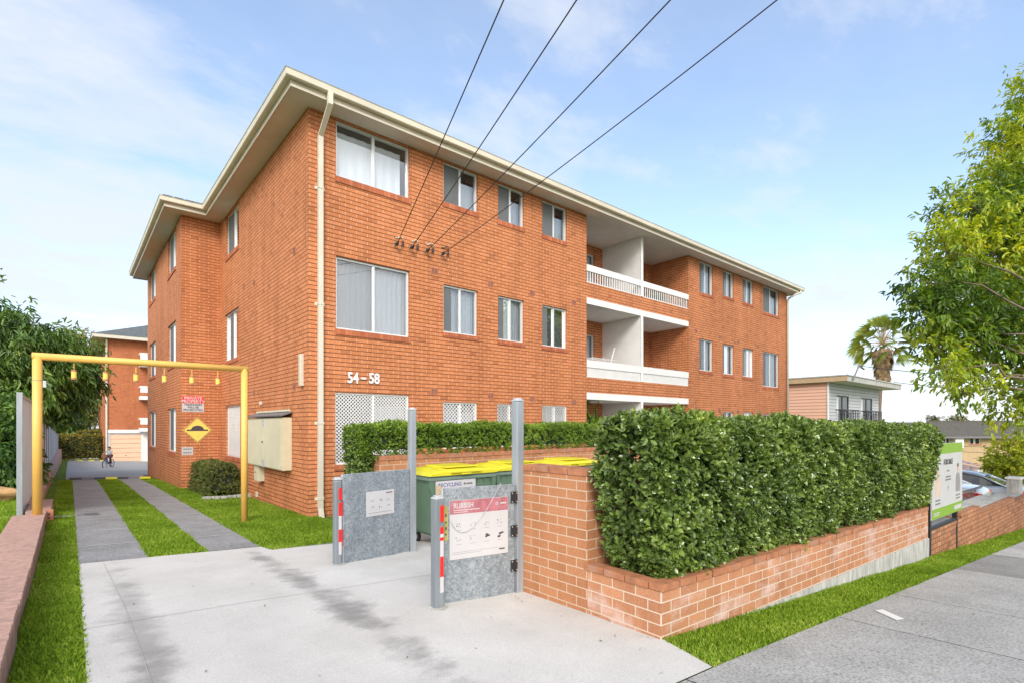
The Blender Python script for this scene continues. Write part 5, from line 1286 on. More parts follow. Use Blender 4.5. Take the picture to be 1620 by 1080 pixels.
# ================================================================ FOLIAGE
def unit(a): return a / (np.linalg.norm(a, axis=1, keepdims=True) + 1e-9)
def leaves(P, ax, up, L, W, fold=.25, curl=.2):
    n = len(P); ax = unit(ax); s = unit(np.cross(ax, up)); nr = np.cross(s, ax)
    L = L[:, None]; W = W[:, None]
    b = P; t_ = P + ax * L - nr * L * curl; m1 = P + ax * L * .33; m2 = P + ax * L * .76 - nr * L * curl * .5
    f = nr * W * fold
    V = np.stack([b, m1 - s * W * .42 + f, m2 - s * W * .42 + f, t_, m2 + s * W * .42 + f, m1 + s * W * .42 + f], 1).reshape(-1, 3)
    k = np.arange(n) * 6
    return V, np.stack([k, k + 1, k + 2, k + 3, k, k + 3, k + 4, k + 5], 1).ravel()
def leafobj(name, P, ax, up, L, W, mat, parent, fold=.25, curl=.2, tone=None):
    V, idx = leaves(P, ax, up, L, W, fold, curl); n = len(P)
    r_ = RNG.random(n) if tone is None else np.clip(tone, 0, 1)
    return npmesh(name, V, 4, idx, mat, parent, np.repeat(r_, 2))
def boxshell(n, x0, x1, y0, y1, z0, z1, faces='ftlrb'):
    A = {'f': (x1 - x0) * (z1 - z0), 'b': (x1 - x0) * (z1 - z0), 't': (x1 - x0) * (y1 - y0), 'l': (y1 - y0) * (z1 - z0), 'r': (y1 - y0) * (z1 - z0)}
    tot = sum(A[k] for k in faces); Ps = []; Ns = []
    for k in faces:
        m_ = int(n * A[k] / tot); u, v = RNG.random(m_), RNG.random(m_); X = x0 + (x1 - x0) * u; Z = z0 + (z1 - z0) * v; one = np.ones(m_)
        if k == 'f': P, Nn = np.column_stack([X, y0 * one, Z]), (0, -1, 0)
        if k == 'b': P, Nn = np.column_stack([X, y1 * one, Z]), (0, 1, 0)
        if k == 't': P, Nn = np.column_stack([X, y0 + (y1 - y0) * v, z1 * one]), (0, 0, 1)
        if k == 'l': P, Nn = np.column_stack([x0 * one, y0 + (y1 - y0) * u, Z]), (-1, 0, 0)
        if k == 'r': P, Nn = np.column_stack([x1 * one, y0 + (y1 - y0) * u, Z]), (1, 0, 0)
        Ps.append(P); Ns.append(np.tile(Nn, (m_, 1)))
    return np.vstack(Ps), np.vstack(Ns).astype(float)
def lump(P, f, a, seed=0):
    s = seed * 1.7
    return a * (np.sin(P[:, 0] * f + s) * np.sin(P[:, 2] * f * 1.13 + 1 + s) + .6 * np.sin(P[:, 0] * f * 2.3 + P[:, 2] * f * 1.9 + s) + .4 * np.sin(P[:, 1] * f * 2.7 + P[:, 0] * f * .9))
def hedge(name, label, loc, rot, dims, n, leaf, wid, mat, round_=.12, depth=.16, rough=.035, faces='ftlr', shape=None, cat='hedge', core=.16, rosette=False):
    x0, x1, y0, y1, z0, z1 = dims; t = thing(name, loc, label, cat, rot=rot)
    P, Nn = boxshell(n, *dims, faces); d = -RNG.random(len(P)) ** 1.6 * depth + lump(P, 3.1, rough) + lump(P, 9, rough * .5)
    # round the long edges
    cx, cy, cz = (x0 + x1) / 2, (y0 + y1) / 2, (z0 + z1) / 2
    ex = np.minimum(P[:, 0] - x0, x1 - P[:, 0]); ey = np.minimum(P[:, 1] - y0, y1 - P[:, 1]); ez = z1 - P[:, 2]
    def edge(e): return np.clip(1 - e / round_, 0, 1)
    P = P + Nn * d[:, None]
    for (a, b) in ((ex, ey), (ex, ez), (ey, ez)):
        w_ = (edge(a) * edge(b))
        pull = np.column_stack([np.sign(cx - P[:, 0]) * (np.abs(Nn[:, 0]) + edge(ex)), np.sign(cy - P[:, 1]) * (np.abs(Nn[:, 1]) + edge(ey)), -np.abs(Nn[:, 2]) - edge(ez) * (P[:, 2] > cz)])
        P = P + unit(pull) * (w_ * round_ * .45)[:, None]
    if shape is not None: P = shape(P)
    ax = Nn * .55 + RNG.normal(0, .55, P.shape) + np.array([0, 0, .35]); up = Nn * .8 + RNG.normal(0, .45, P.shape) + np.array([0, 0, .8])
    L = leaf * RNG.uniform(.6, 1.25, len(P)); tone = RNG.random(len(P)) * .8 + lump(P, 4.5, .12, 3) + .05 + np.where(Nn[:, 2] > .5, .12, 0) + np.clip(d / depth, -1, 0) * .15 + .1  # top leaves lighter, deep ones darker: light and shade put into tone
    if rosette:                                                # leaves grow in whorls round each shoot tip
        k_ = 7; ns = len(P) // k_; S = P[:ns * k_:k_] if False else P[RNG.permutation(len(P))[:ns]]; 
        sel = RNG.permutation(len(P))[:ns]; S = P[sel]; A0 = unit(Nn[sel] * .9 + RNG.normal(0, .42, S.shape) + np.array([0, 0, .45])); t0 = tone[sel]
        ref = unit(np.cross(A0, np.tile([.3, .5, .8], (ns, 1)))); r2 = np.cross(A0, ref)
        PP = []; AA = []; UU = []; LL = []; TT = []
        for j_ in range(k_):
            ph = j_ * 2.4 + RNG.random(ns) * .5; el = .25 + .95 * (j_ / k_) + RNG.normal(0, .12, ns); 
            dr = ref * np.cos(ph)[:, None] + r2 * np.sin(ph)[:, None]; a_ = A0 * np.cos(el)[:, None] + dr * np.sin(el)[:, None]
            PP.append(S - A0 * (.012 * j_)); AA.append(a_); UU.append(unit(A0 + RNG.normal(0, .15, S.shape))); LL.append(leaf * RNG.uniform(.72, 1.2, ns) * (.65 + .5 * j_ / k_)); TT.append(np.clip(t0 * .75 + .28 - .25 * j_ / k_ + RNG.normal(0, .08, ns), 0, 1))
        P, ax, up, L, tone = np.vstack(PP), np.vstack(AA), np.vstack(UU), np.concatenate(LL), np.concatenate(TT)
    leafobj('foliage', P, ax, up, L, L * wid, M[mat], t, tone=tone)
    c = MB(); q = core; c.bbox(x0 + q, x1 - q, y0 + q, y1 - q, z0 + .12, z1 - q, .05); o = c.build('shaded_core', M['coreshade'], t)
    if shape is not None:
        vv = np.array([v.co for v in o.data.vertices]); vv = shape(vv)
        for v, c_ in zip(o.data.vertices, vv): v.co = c_
    return t
M['coreshade'] = plain('hedge_core_shade', (.025, .035, .015), .95, var=.5, scale=12)  # near-black core box; shade between the leaves is put into its colour
M['hedge'] = leafmat('glossy_hedge_leaf', [(0, (.05, .09, .025)), (.3, (.10, .165, .038)), (.6, (.165, .245, .055)), (.85, (.26, .36, .07)), (1, (.48, .55, .10))], .22, .10, (1.3, 1.5, .4), spec=.8)
M['hedge2'] = leafmat('small_hedge_leaf', [(0, (.06, .13, .015)), (.4, (.12, .22, .025)), (.75, (.23, .35, .04)), (1, (.44, .54, .09))], .4, .2, (1.3, 1.4, .4))
M['bushleaf'] = leafmat('dry_box_leaf', [(0, (.05, .08, .02)), (.5, (.12, .15, .035)), (1, (.28, .28, .07))], .5, .15, (1.3, 1.3, .4))
M['mango'] = leafmat('long_dark_leaf', [(0, (.03, .08, .02)), (.3, (.07, .155, .03)), (.6, (.14, .25, .045)), (.85, (.26, .38, .06)), (1, (.44, .52, .09))], .38, .22, (1.4, 1.5, .4))
M['streetleaf'] = leafmat('street_tree_leaf', [(0, (.05, .11, .018)), (.25, (.10, .19, .025)), (.5, (.20, .31, .035)), (.78, (.42, .50, .04)), (1, (.70, .68, .05))], .40, .42, (1.5, 1.4, .3))  # yellow stops put the backlighting sun into the leaf colour
M['yellowleaf'] = leafmat('sunlit_yellow_leaf', [(0, (.10, .15, .01)), (.4, (.27, .33, .015)), (1, (.60, .58, .04))], .5, .35, (1.4, 1.3, .4))  # sun on the foliage is painted in as this yellow
M['farleaf'] = leafmat('far_olive_leaf', [(0, (.05, .07, .015)), (.5, (.15, .16, .03)), (1, (.50, .40, .08))], .6, .3, (1.4, 1.2, .4))  # gold end puts low sun on the far foliage into its colour
M['palmleaf'] = leafmat('palm_frond', [(0, (.09, .15, .03)), (.5, (.20, .27, .05)), (.85, (.42, .44, .08)), (1, (.55, .50, .12))], .45, .4, (1.4, 1.3, .4))
M['deadfrond'] = leafmat('dead_palm_skirt', [(0, (.16, .10, .05)), (.5, (.30, .20, .11)), (1, (.46, .33, .2))], .8, .15, (1.2, 1.1, .9))

def sh1(P):                                                    # the hedge bulges over its wall and drops toward the far end
    P = P.copy(); k = np.clip((P[:, 2] - .5) / .5, 0, 1); P[:, 1] -= np.where(P[:, 1] < .35, k * .10 + .04 * np.clip((P[:, 0] - 3) / 4, 0, 1), 0)
    P[:, 2] -= np.clip(P[:, 0], 0, 8) * .018 * np.clip((P[:, 2] - .5) / 1.2, 0, 1)
    P[:, 0] += np.where(P[:, 0] > 6.2, .35 * np.clip((P[:, 2] - .5) / .9, 0, 1) * np.clip((P[:, 0] - 6.2) / .8, 0, 1), 0)
    P[:, 0] -= np.where(P[:, 0] < .6, .18 * np.clip((P[:, 2] - .5) / .5, 0, 1) * np.clip((.6 - P[:, 0]) / .5, 0, 1), 0)
    return P
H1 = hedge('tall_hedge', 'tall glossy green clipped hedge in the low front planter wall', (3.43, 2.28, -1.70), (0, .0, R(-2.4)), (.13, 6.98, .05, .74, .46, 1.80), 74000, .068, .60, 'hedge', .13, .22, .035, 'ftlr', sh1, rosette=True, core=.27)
f = MB(); rr = random.Random(4)
for i in range(16):
    f = MB(); x = .4 + i * .42 + rr.uniform(-.1, .1); y = rr.uniform(.2, .4); p = Vector((x, y, .33)); pts = [p]
    for k in range(4): p = p + Vector((rr.uniform(-.06, .06), rr.uniform(-.04, .04), .16)); pts.append(p)
    f.tube(pts, [.016, .014, .011, .009, .006], 6); f.build('stem', M['bark'], H1)
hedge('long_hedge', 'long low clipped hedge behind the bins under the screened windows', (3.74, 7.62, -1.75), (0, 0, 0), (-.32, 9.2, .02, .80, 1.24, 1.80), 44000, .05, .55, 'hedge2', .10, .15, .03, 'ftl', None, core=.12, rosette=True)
def sh3(P): P = P.copy(); P[:, 2] = np.where(P[:, 2] < .6, P[:, 2], P[:, 2]); return P
hedge('hedge_end_shrub', 'rounded dark leafy end of hedge spilling down beside the screened window', (3.42, 7.62, -1.75), (0, 0, 0), (-.02, .31, .1, .75, .75, 1.76), 6000, .06, .55, 'hedge', .14, .16, .03, 'ftlr', cat='shrub', rosette=True)
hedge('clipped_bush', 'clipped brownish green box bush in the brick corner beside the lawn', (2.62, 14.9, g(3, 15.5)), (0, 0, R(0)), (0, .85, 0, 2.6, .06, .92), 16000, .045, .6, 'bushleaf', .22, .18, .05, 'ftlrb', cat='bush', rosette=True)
t = thing('stone_edging', (2.5, 14.7, g(2.5, 14.7)), 'row of pale flat edging stones at the foot of the clipped bush', 'edging')
f = MB(); rr = random.Random(8)
for i in range(6): f.bbox(.0 + i * .19, .17 + i * .19, -.1 + rr.uniform(-.03, .03), .08, -.03, .05 + rr.uniform(0, .02), .012)
f.build('stones', M['footing'], t)
hedge('far_hedge', 'sunlit topped olive hedge across the end of the court', (-.9, 56.3, g(-1, 57)), (0, 0, 0), (0, 3.05, 0, 1.5, 0, 2.1), 6500, .13, .5, 'farleaf', .3, .25, .05, 'ftlr')
hedge('far_hedge', 'narrow yellow green hedge running behind the far fence end', (-1.9, 47, g(-1.4, 50)), (0, 0, 0), (.0, .95, 0, 9.2, 0, 2.1), 5000, .13, .5, 'yellowleaf', .3, .25, .05, 'ftlr')
hedge('far_hedge', 'set back dark olive hedge behind the white wall', (.5, 63, g(1, 62)), (0, 0, 0), (0, 4, 0, 1.5, 0, 2.6), 4500, .14, .5, 'farleaf', .3, .25, .05, 'ftlr')

def limb(mb, a, b, r0, r1, rr, wig=.08, n=6):
    a, b = Vector(a), Vector(b); L = (b - a).length; pts = []
    for k in range(n + 1):
        u = k / n; v = a.lerp(b, u); 
        if 0 < k < n: v += Vector((rr.uniform(-1, 1), rr.uniform(-1, 1), rr.uniform(-1, 1))) * L * wig * .4
        v.z += L * .08 * math.sin(math.pi * u); pts.append(v)
    mb.tube(pts, [r0 + (r1 - r0) * k / n for k in range(n + 1)], 7); return pts
def tree(name, label, base, fork, clumps, nl, leaf, wid, mat, r0=.2, droop=.3, seed=1, cat='tree', tonefn=None, shell=.55, spray=0):
    rr = random.Random(seed); t = thing(name, base, label, cat); B = Vector(base)
    tb = MB(); fk = Vector(fork) - B; pts = limb(tb, (0, 0, -.2), fk, r0, r0 * .7, rr, .06)
    if len(clumps) > 0:
        for (c, r_) in clumps:
            e_ = Vector(c) - B; mid = fk.lerp(e_, .45) + Vector((rr.uniform(-.3, .3), rr.uniform(-.3, .3), .15)) * r_
            limb(tb, fk, mid, r0 * .42, r0 * .22, rr, .1); limb(tb, mid, e_, r0 * .2, r0 * .05, rr, .14)
            for k in range(4):
                d = Vector((rr.gauss(0, 1), rr.gauss(0, 1), rr.gauss(0, .7))).normalized() * r_ * .8; limb(tb, e_ - d * .1, e_ + d, r0 * .06, .006, rr, .15, 4)
    tb.build('trunk', M['bark'], t, True)
    tot = sum(r_ ** 2 for c, r_ in clumps); Ps = []; As = []; Ts = []
    for (c, r_) in clumps:
        m_ = int(nl * r_ ** 2 / tot); c = np.array(c) - np.array(base)
        ns = max(8, int(m_ / 14)); d = unit(RNG.normal(0, 1, (ns, 3))); rad = r_ * (shell + (1 - shell) * RNG.random(ns) ** .6) * (1 + .25 * np.sin(d[:, 0] * 5 + c[0]) * np.sin(d[:, 2] * 6 + c[1]))
        tw = c + d * rad[:, None] * np.array([1, 1, .8]); dirs = unit(d + RNG.normal(0, .5, (ns, 3)) - np.array([0, 0, droop]))
        k = RNG.integers(0, ns, m_); s = RNG.random(m_)
        P = tw[k] + dirs[k] * (s[:, None] * leaf * 2.2) + RNG.normal(0, leaf * .25, (m_, 3)); A = dirs[k] * (.35 + s[:, None] * .5) + RNG.normal(0, .55, (m_, 3)) - np.array([0, 0, droop * 1.2])
        Ps.append(P); As.append(A); Ts.append(np.full(m_, rr.uniform(-.18, .18)) + RNG.random(ns)[k] * .35 + .5 * RNG.random(m_))
    P = np.vstack(Ps); A = np.vstack(As); T = np.concatenate(Ts)
    if tonefn is not None: T = T + tonefn(P + np.array(base))
    up = RNG.normal(0, .5, P.shape) + np.array([0, 0, 1.0]); L = leaf * RNG.uniform(.6, 1.25, len(P))
    leafobj('crown', P, A, up, L, L * wid, M[mat], t, .15, .25, T)
    return t
# large street tree on the right; clumps surveyed from the photo (px, py, depth, radius)
cl = [(1600, 300, 12.5, .9), (1640, 230, 13, 1.2), (1540, 330, 12, .75), (1500, 400, 11.5, .62), (1570, 400, 12.0, 1.0), (1640, 370, 13, 1.5), (1470, 450, 11, .50), (1530, 470, 11.5, .9), (1610, 480, 12.5, 1.3), (1475, 500, 11.0, .52), (1530, 540, 11.2, .7), (1580, 545, 11.5, .75),
      (1490, 545, 11.0, .42), (1500, 588, 10.4, .32), (1545, 598, 10.8, .36), (1598, 628, 11, .36), (1640, 610, 11.4, .5), (1525, 622, 10.6, .2), (1603, 660, 10.8, .2), (1700, 300, 13, 1.8), (1720, 450, 13, 1.9), (1710, 600, 12.5, 1.0), (1800, 400, 12.5, 2.2), (1780, 200, 13.5, 1.8), (1900, 330, 12, 2.2), (1860, 520, 11, 1.6), (1700, 120, 14, 1.3), (1612, 215, 13.2, .5)]
clumps = [(atD(a, b, d), r_) for a, b, d, r_ in cl]
tb_ = (16.6, -1.2, g(16.6, -1.2))
tree('street_tree', 'large sunlit yellow green street tree leaning in from the right', tb_, (16.3, -1.0, .3), clumps, 115000, .14, .36, 'streetleaf', .17, .35, 11, tonefn=lambda P: .30 * np.sin(P[:, 2] * 1.6 + P[:, 0] * .9) + .10, shell=.35)
# mango-like tree over the fence
cl = [(-30, 560, 17, 2.0), (30, 545, 18, 1.3), (95, 560, 19.5, 1.1), (60, 590, 18.5, 1.4), (112, 592, 20, .85), (134, 600, 20.5, .55), (5, 610, 17.5, 1.4), (80, 615, 19, 1.0), (-60, 620, 16, 2.2), (10, 520, 18, .9), (112, 572, 20, .65), (70, 545, 19, .75), (-120, 560, 16, 2.4), (-90, 500, 17, 1.6), (10, 640, 17.5, .9), (105, 612, 20, .6), (-200, 560, 17, 2.4), (140, 612, 20.6, .4)]
clumps = [(atD(a, b, d), r_) for a, b, d, r_ in cl]
mb_ = (-4.2, 25.5, g(-4.2, 25.5))
tree('broadleaf_tree', 'dense dark green tree with long drooping leaves over the metal fence', mb_, (-3.6, 25.3, .1), clumps, 52000, .24, .26, 'mango', .28, .75, 5, shell=.5)
# lower bushes in the neighbouring garden
cl = [(-25, 660, 13.5, .9), (2, 700, 14, .55), (-10, 740, 13.5, .7), (8, 755, 14.5, .35), (-60, 720, 13, 1.3), (5, 650, 15, .45)]
clumps = [(atD(a, b, d), r_) for a, b, d, r_ in cl]
b_ = (-2.2, 17.9, g(-2.2, 17.9)); tree('garden_shrub', 'dark leafy shrub at the left edge beside the metal fence', b_, (-2.2, 17.9, -1.2), clumps, 15000, .13, .45, 'mango', .09, .3, 8, 'shrub')
# trees at the far end of the court
for i, (lab, cs, mat, tone) in enumerate((('olive green tree lit gold behind the far hedge', [(100, 640, 66, 2.6), (125, 655, 64, 2.0), (140, 640, 66, 2.0), (85, 660, 62, 1.8)], 'farleaf', .1),
                                          ('yellowing tree top showing above the dark tree', [(150, 560, 72, 2.2), (130, 548, 74, 2.4), (105, 545, 74, 2.2), (160, 585, 70, 1.7), (150, 620, 70, 2)], 'farleaf', .25),
                                          ('dark green tree behind the far fence end', [(90, 640, 52, 1.6), (75, 655, 50, 1.8), (60, 640, 50, 2.5), (105, 665, 55, 1.3)], 'mango', 0))):
    clumps = [(atD(a, b, d), r_) for a, b, d, r_ in cs]; c0 = clumps[0][0]
    bb = (c0[0] - .5, c0[1], g(c0[0], c0[1])); tree('background_tree', lab, bb, (bb[0], bb[1], -.5), clumps, 9000, .34, .4, mat, .25, .3, 20 + i, tonefn=lambda P, tone=tone: tone)
clumps = [(atD(a, b, d), r_) for a, b, d, r_ in [(1600, 715, 26, .75), (1580, 735, 25.5, .55), (1612, 740, 25, .7), (1590, 750, 25.2, .5), (1640, 730, 26, 1.0), (1620, 700, 26.5, .5)]]
bb = atD(1612, 672, 26); bb = (bb[0], bb[1], g(bb[0], bb[1])); tree('young_tree', 'small round yellow green tree behind the parked cars', bb, (bb[0], bb[1], -2.6), clumps, 9000, .15, .45, 'yellowleaf', .1, .2, 31)
for i, (px, l) in enumerate(((1478, 'leftmost tree top peeping over the distant ridge'), (1516, 'rightmost tree top peeping over the distant ridge'))):
    clumps = [(atD(px + 6 * j, 668 + j % 2, 80), .9) for j in range(-1, 2)]; bb = (clumps[1][0][0], clumps[1][0][1], -6.5); tree('background_tree', l, bb, (bb[0], bb[1], -1), clumps, 1500, .3, .4, 'farleaf', .2, .2, 40 + i)

# palm
PX = atD(1396, 545, 60); pb_ = (PX[0], PX[1], -7.0); hz = PX[2] + 7.0
t = thing('fan_palm', pb_, 'tall fan palm with a brown skirt of dead fronds behind the weatherboard house', 'palm tree')
f = MB(); f.tube([(-.5, .42, 0), (-.35, .3, hz * .5), (-.1, .1, hz * .8), (0, 0, hz - .2)], [.34, .24, .24, .28], 12); f.build('trunk', M['bark'], t, True)
def fan(mbv, idx, T, o, d, size, npl, spread, dr, rr, tone, roll=1.2, wk=.034):
    d = d.normalized(); up = Vector((0, 0, 1)); s = d.cross(up).normalized() if abs(d.z) < .98 else Vector((1, 0, 0)); nr = s.cross(d); ro = rr.uniform(-roll, roll); s = (s * math.cos(ro) + nr * math.sin(ro)).normalized(); nr = s.cross(d)
    for k in range(npl):
        a = spread * ((k + .5) / npl - .5) * 2; q = (d * math.cos(a) + s * math.sin(a)); L = size * (1 - .25 * abs(a) / spread) * rr.uniform(.85, 1.1); w_ = size * wk
        sd = q.cross(nr).normalized() * w_; m_ = o + q * L * .5 - Vector((0, 0, dr * L * .10)); e_ = o + q * L * .92 - Vector((0, 0, dr * L * .42)); b0 = len(mbv)
        mbv += [o - sd * .3, o + sd * .3, m_ + sd, e_, m_ - sd]; idx += [b0, b0 + 1, b0 + 2, b0 + 3, b0 + 4]; T.append(min(1, max(0, tone + rr.uniform(-.25, .25))))
rr = random.Random(6); V = []; I = []; T = []; pet = MB()
for k in range(64):
    az = k * 2.39996; el = R(89 - 128 * (k / 64)); d = Vector((math.cos(az) * math.cos(el), math.sin(az) * math.cos(el), math.sin(el))); L = rr.uniform(1.9, 2.5)
    o0 = Vector((0, 0, hz + .1)); o1 = o0 + d * L - Vector((0, 0, .12)); pet.tube([o0, (o0 + o1) / 2 + Vector((0, 0, .08)), o1], .03, 4)
    fan(V, I, T, o1, d - Vector((0, 0, .05)), rr.uniform(1.5, 2.0), 18, 1.05, .75, rr, .62 + .25 * math.sin(az))
npmesh('fronds', np.array([tuple(v) for v in V]), 5, np.array(I), M['palmleaf'], t, np.array(T)); pet.build('leaf_stalks', M['wood'], t)
V = []; I = []; T = []
for k in range(150):
    az = rr.uniform(0, 6.283); u = (k / 150); zz_ = hz - .5 - 3.6 * u; rad = 1.05 - .6 * u; d = Vector((math.cos(az) * .42, math.sin(az) * .42, -1)); o0 = Vector((math.cos(az) * rad * .75, math.sin(az) * rad * .75, zz_ + .3))
    fan(V, I, T, o0, d, rr.uniform(.9, 1.4), 7, .42, .2, rr, rr.uniform(.3, .9), .3, .055)
npmesh('dead_frond_skirt', np.array([tuple(v) for v in V]), 5, np.array(I), M['deadfrond'], t, np.array(T))
f = MB(); f.lathe([(.45, hz - 4.2), (.7, hz - 2.6), (.85, hz - 1.2), (.5, hz - .6)], 12); f.build('skirt_core', M['deadcore'] if 'deadcore' in M else M['wood'], t)

# potted things on balconies
def balcony_item(x, z, l, kind):
    t = thing('balcony_chair' if kind == 'chair' else 'pot_plant', (x, FY + .75, z), l, 'chair' if kind == 'chair' else 'plant')
    if kind == 'chair':
        MB().bbox(-.25, .25, -.25, .25, .40, .45, .015).build('seat', M['suit'], t); MB().bbox(-.25, .25, .22, .27, .45, .85, .02).build('backrest', M['suit'], t)
        for sx in (-1, 1):
            for sy in (-1, 1): MB().tube([(sx * .22, sy * .22, 0), (sx * .21, sy * .21, .40)], .018, 6).build('leg', M['greyink'], t)
    else:
        MB().lathe([(.12, 0), (.17, .28), (.185, .30)], 14).build('pot', M['vent'], t)
        n = 160; P = np.tile([[0, 0, .3]], (n, 1)) + RNG.normal(0, .12, (n, 3)) * [1, 1, .6] + [0, 0, .2]; A = RNG.normal(0, 1, (n, 3)) * [1, 1, .4] + [0, 0, 1.0]
        leafobj('foliage', P, A, RNG.normal(0, .5, (n, 3)) + [0, 0, 1], RNG.uniform(.2, .5, n), np.full(n, .035), M['hedge2'], t)
    return t
balcony_item(BL + 1.2, 4.0, 'dark chair on the top balcony left of the white divider', 'chair'); balcony_item(XM + 1.0, 4.0, 'dark chair on the top balcony right of the white divider', 'chair')
balcony_item(XM + 1.9, 4.0, 'potted plant on the top right balcony', 'pot'); balcony_item(BL + .55, -1.56, 'spiky potted plant on the ground floor balcony', 'pot').scale = (1.6, 1.6, 2.6)
t = thing('clothes_airer', (BL + 1.7, FY + .5, 1.2), 'white folding clothes airer on the middle balcony left of the divider', 'clothes airer')
f = MB(); f.tube([(-.3, 0, 0), (.25, 0, 1.35)], .018, 6); f.tube([(.3, .1, 0), (-.2, .1, 1.0)], .018, 6)
for i in range(5): f.tube([(-.9 + .0 * i, .0 + .1 * i, .95), (.3, .0 + .1 * i, .95)], .008, 5)
f.build('frame', M['white'], t)

# ================================================================ CHILD ON A BICYCLE
cx0, cy0 = atD(177, 672, 30.3)[:2]; cz = g(cx0, cy0) + .02
bk = thing('bicycle', (cx0, cy0, cz), 'small blue bicycle with a front basket ridden by the child on the court', 'bicycle', rot=(0, 0, R(-118)))
# local +x is forward
M['blue'] = plain('blue_bicycle_paint', (.10, .16, .42), .35); M['basket'] = plain('brown_basket', (.28, .12, .06), .8)
for x in (.0, .78):
    f = MB(); f.tube([(x + .225 * math.cos(q), 0, .235 + .225 * math.sin(q)) for q in [2 * math.pi * k / 24 for k in range(25)]], .022, 6, caps=False); w_ = f.build('wheel', M['rubber'], bk, True)
    f = MB()
    for k in range(10): q = k * .628; f.tube([(x, 0, .235), (x + .21 * math.cos(q), 0, .235 + .21 * math.sin(q))], .003, 3)
    f.tube([(x, -.04, .235), (x, .04, .235)], .02, 6); f.tube([(x + .20 * math.cos(q), 0, .235 + .20 * math.sin(q)) for q in [2 * math.pi * k / 24 for k in range(25)]], .009, 5, caps=False); f.build('rim', M['alu'], w_)
f = MB(); bb_ = (.33, 0, .25); st = (.22, 0, .58); hd = (.64, 0, .62)
for a, b in (((0, -.05, .235), bb_), ((0, .05, .235), bb_), ((0, 0, .235), st), (bb_, st), (bb_, hd), (st, (.65, 0, .56)), (hd, (.78, .05, .235)), (hd, (.78, -.05, .235)), (hd, (.61, 0, .74))): f.tube([a, b], .016, 6)
f.build('frame', M['blue'], bk); f = MB(); f.tube([(.55, -.22, .78), (.61, -.1, .75), (.61, .1, .75), (.55, .22, .78)], .012, 6); f.build('handlebar', M['black'], bk)
MB().bbox(.08, .30, -.06, .06, .60, .645, .02).build('saddle', M['black'], bk)
MB().prism([(.66, .58), (.84, .58), (.88, .76), (.64, .76)], 'y', -.12, .12).build('basket', M['basket'], bk)
f = MB(); f.tube([(.33, -.06, .25), (.33, .06, .25)], .05, 10); f.tube([(.33, .07, .25), (.33, .09, .14), (.33, .14, .14)], .01, 5); f.tube([(.33, -.07, .25), (.33, -.09, .36), (.33, -.14, .36)], .01, 5); f.build('cranks', M['greyink'], bk)
def skin(name, joints, edges, radii, mat, parent, lv=2):
    me = bpy.data.meshes.new(name); me.from_pydata(joints, edges, []); bm = bmesh.new(); bm.from_mesh(me); L = bm.verts.layers.skin.verify()
    for i, v in enumerate(bm.verts): v[L].radius = radii[i] if isinstance(radii[i], tuple) else (radii[i], radii[i]); v[L].use_root = (i == 0)
    bm.to_mesh(me); bm.free(); me.materials.append(mat); o = link(bpy.data.objects.new(name, me), parent)
    md = o.modifiers.new('skin', 'SKIN'); md.use_smooth_shade = True; s_ = o.modifiers.new('sub', 'SUBSURF'); s_.levels = s_.render_levels = lv; return o
M['skin'] = plain('skin', (.50, .30, .20), .6); M['hair'] = plain('dark_hair', (.03, .02, .018), .7); M['shirt'] = plain('grey_patterned_shirt', (.36, .42, .46), .8, var=.6, scale=22); M['shorts'] = plain('dark_maroon_trousers', (.10, .03, .035), .8); M['shoe'] = plain('dark_shoe', (.05, .05, .08), .6)
ch = thing('person', (cx0, cy0, cz), 'child in a patterned shirt and dark trousers riding the small blue bicycle', 'person', rot=(0, 0, R(-118)))
J = [(.19, 0, .68), (.21, 0, .80), (.25, 0, .92), (.27, 0, .985), (.285, 0, 1.03), (.30, 0, 1.09), (.30, 0, 1.15),
     (.26, .10, .955), (.38, .17, .86), (.52, .20, .80), (.565, .20, .79), (.26, -.10, .955), (.38, -.17, .86), (.52, -.20, .80), (.565, -.20, .79),
     (.20, .07, .66), (.43, .10, .60), (.34, .11, .36), (.35, .11, .17), (.42, .12, .15), (.20, -.07, .66), (.46, -.10, .68), (.35, -.11, .50), (.34, -.11, .39), (.42, -.12, .375)]
Ed = [(0, 1), (1, 2), (2, 3), (3, 4), (4, 5), (5, 6), (2, 7), (7, 8), (8, 9), (9, 10), (2, 11), (11, 12), (12, 13), (13, 14), (0, 15), (15, 16), (16, 17), (17, 18), (18, 19), (0, 20), (20, 21), (21, 22), (22, 23), (23, 24)]
Rr = [.085, .08, .085, .045, .04, .085, .07, .045, .03, .024, .022, .045, .03, .024, .022, .065, .05, .038, .028, .024, .065, .05, .038, .028, .024]
body = skin('body', J, Ed, Rr, M['skin'], ch)
skin('shirt', [J[0], J[1], J[2], (.262, 0, .965), J[7], (.33, .145, .90), J[11], (.33, -.145, .90)], [(0, 1), (1, 2), (2, 3), (2, 4), (4, 5), (2, 6), (6, 7)], [.098, .096, .10, .06, .062, .05, .062, .05], M['shirt'], ch)
skin('trousers', [J[0], J[15], J[16], J[17], (.345, .11, .22), J[20], J[21], J[22], (.345, -.11, .43)], [(0, 1), (1, 2), (2, 3), (3, 4), (0, 5), (5, 6), (6, 7), (7, 8)], [.092, .078, .062, .05, .04, .078, .062, .05, .04], M['shorts'], ch)
for s, z in ((.115, .145), (-.115, .365)): MB().bbox(.30, .49, s - .035, s + .035, z - .035, z + .02, .02).build('shoe', M['shoe'], ch)
bm = bmesh.new(); bmesh.ops.create_uvsphere(bm, u_segments=16, v_segments=10, radius=.098)
for v in bm.verts: v.co = Vector((v.co.x * .98 - .012, v.co.y * .9, v.co.z * 1.0)); 
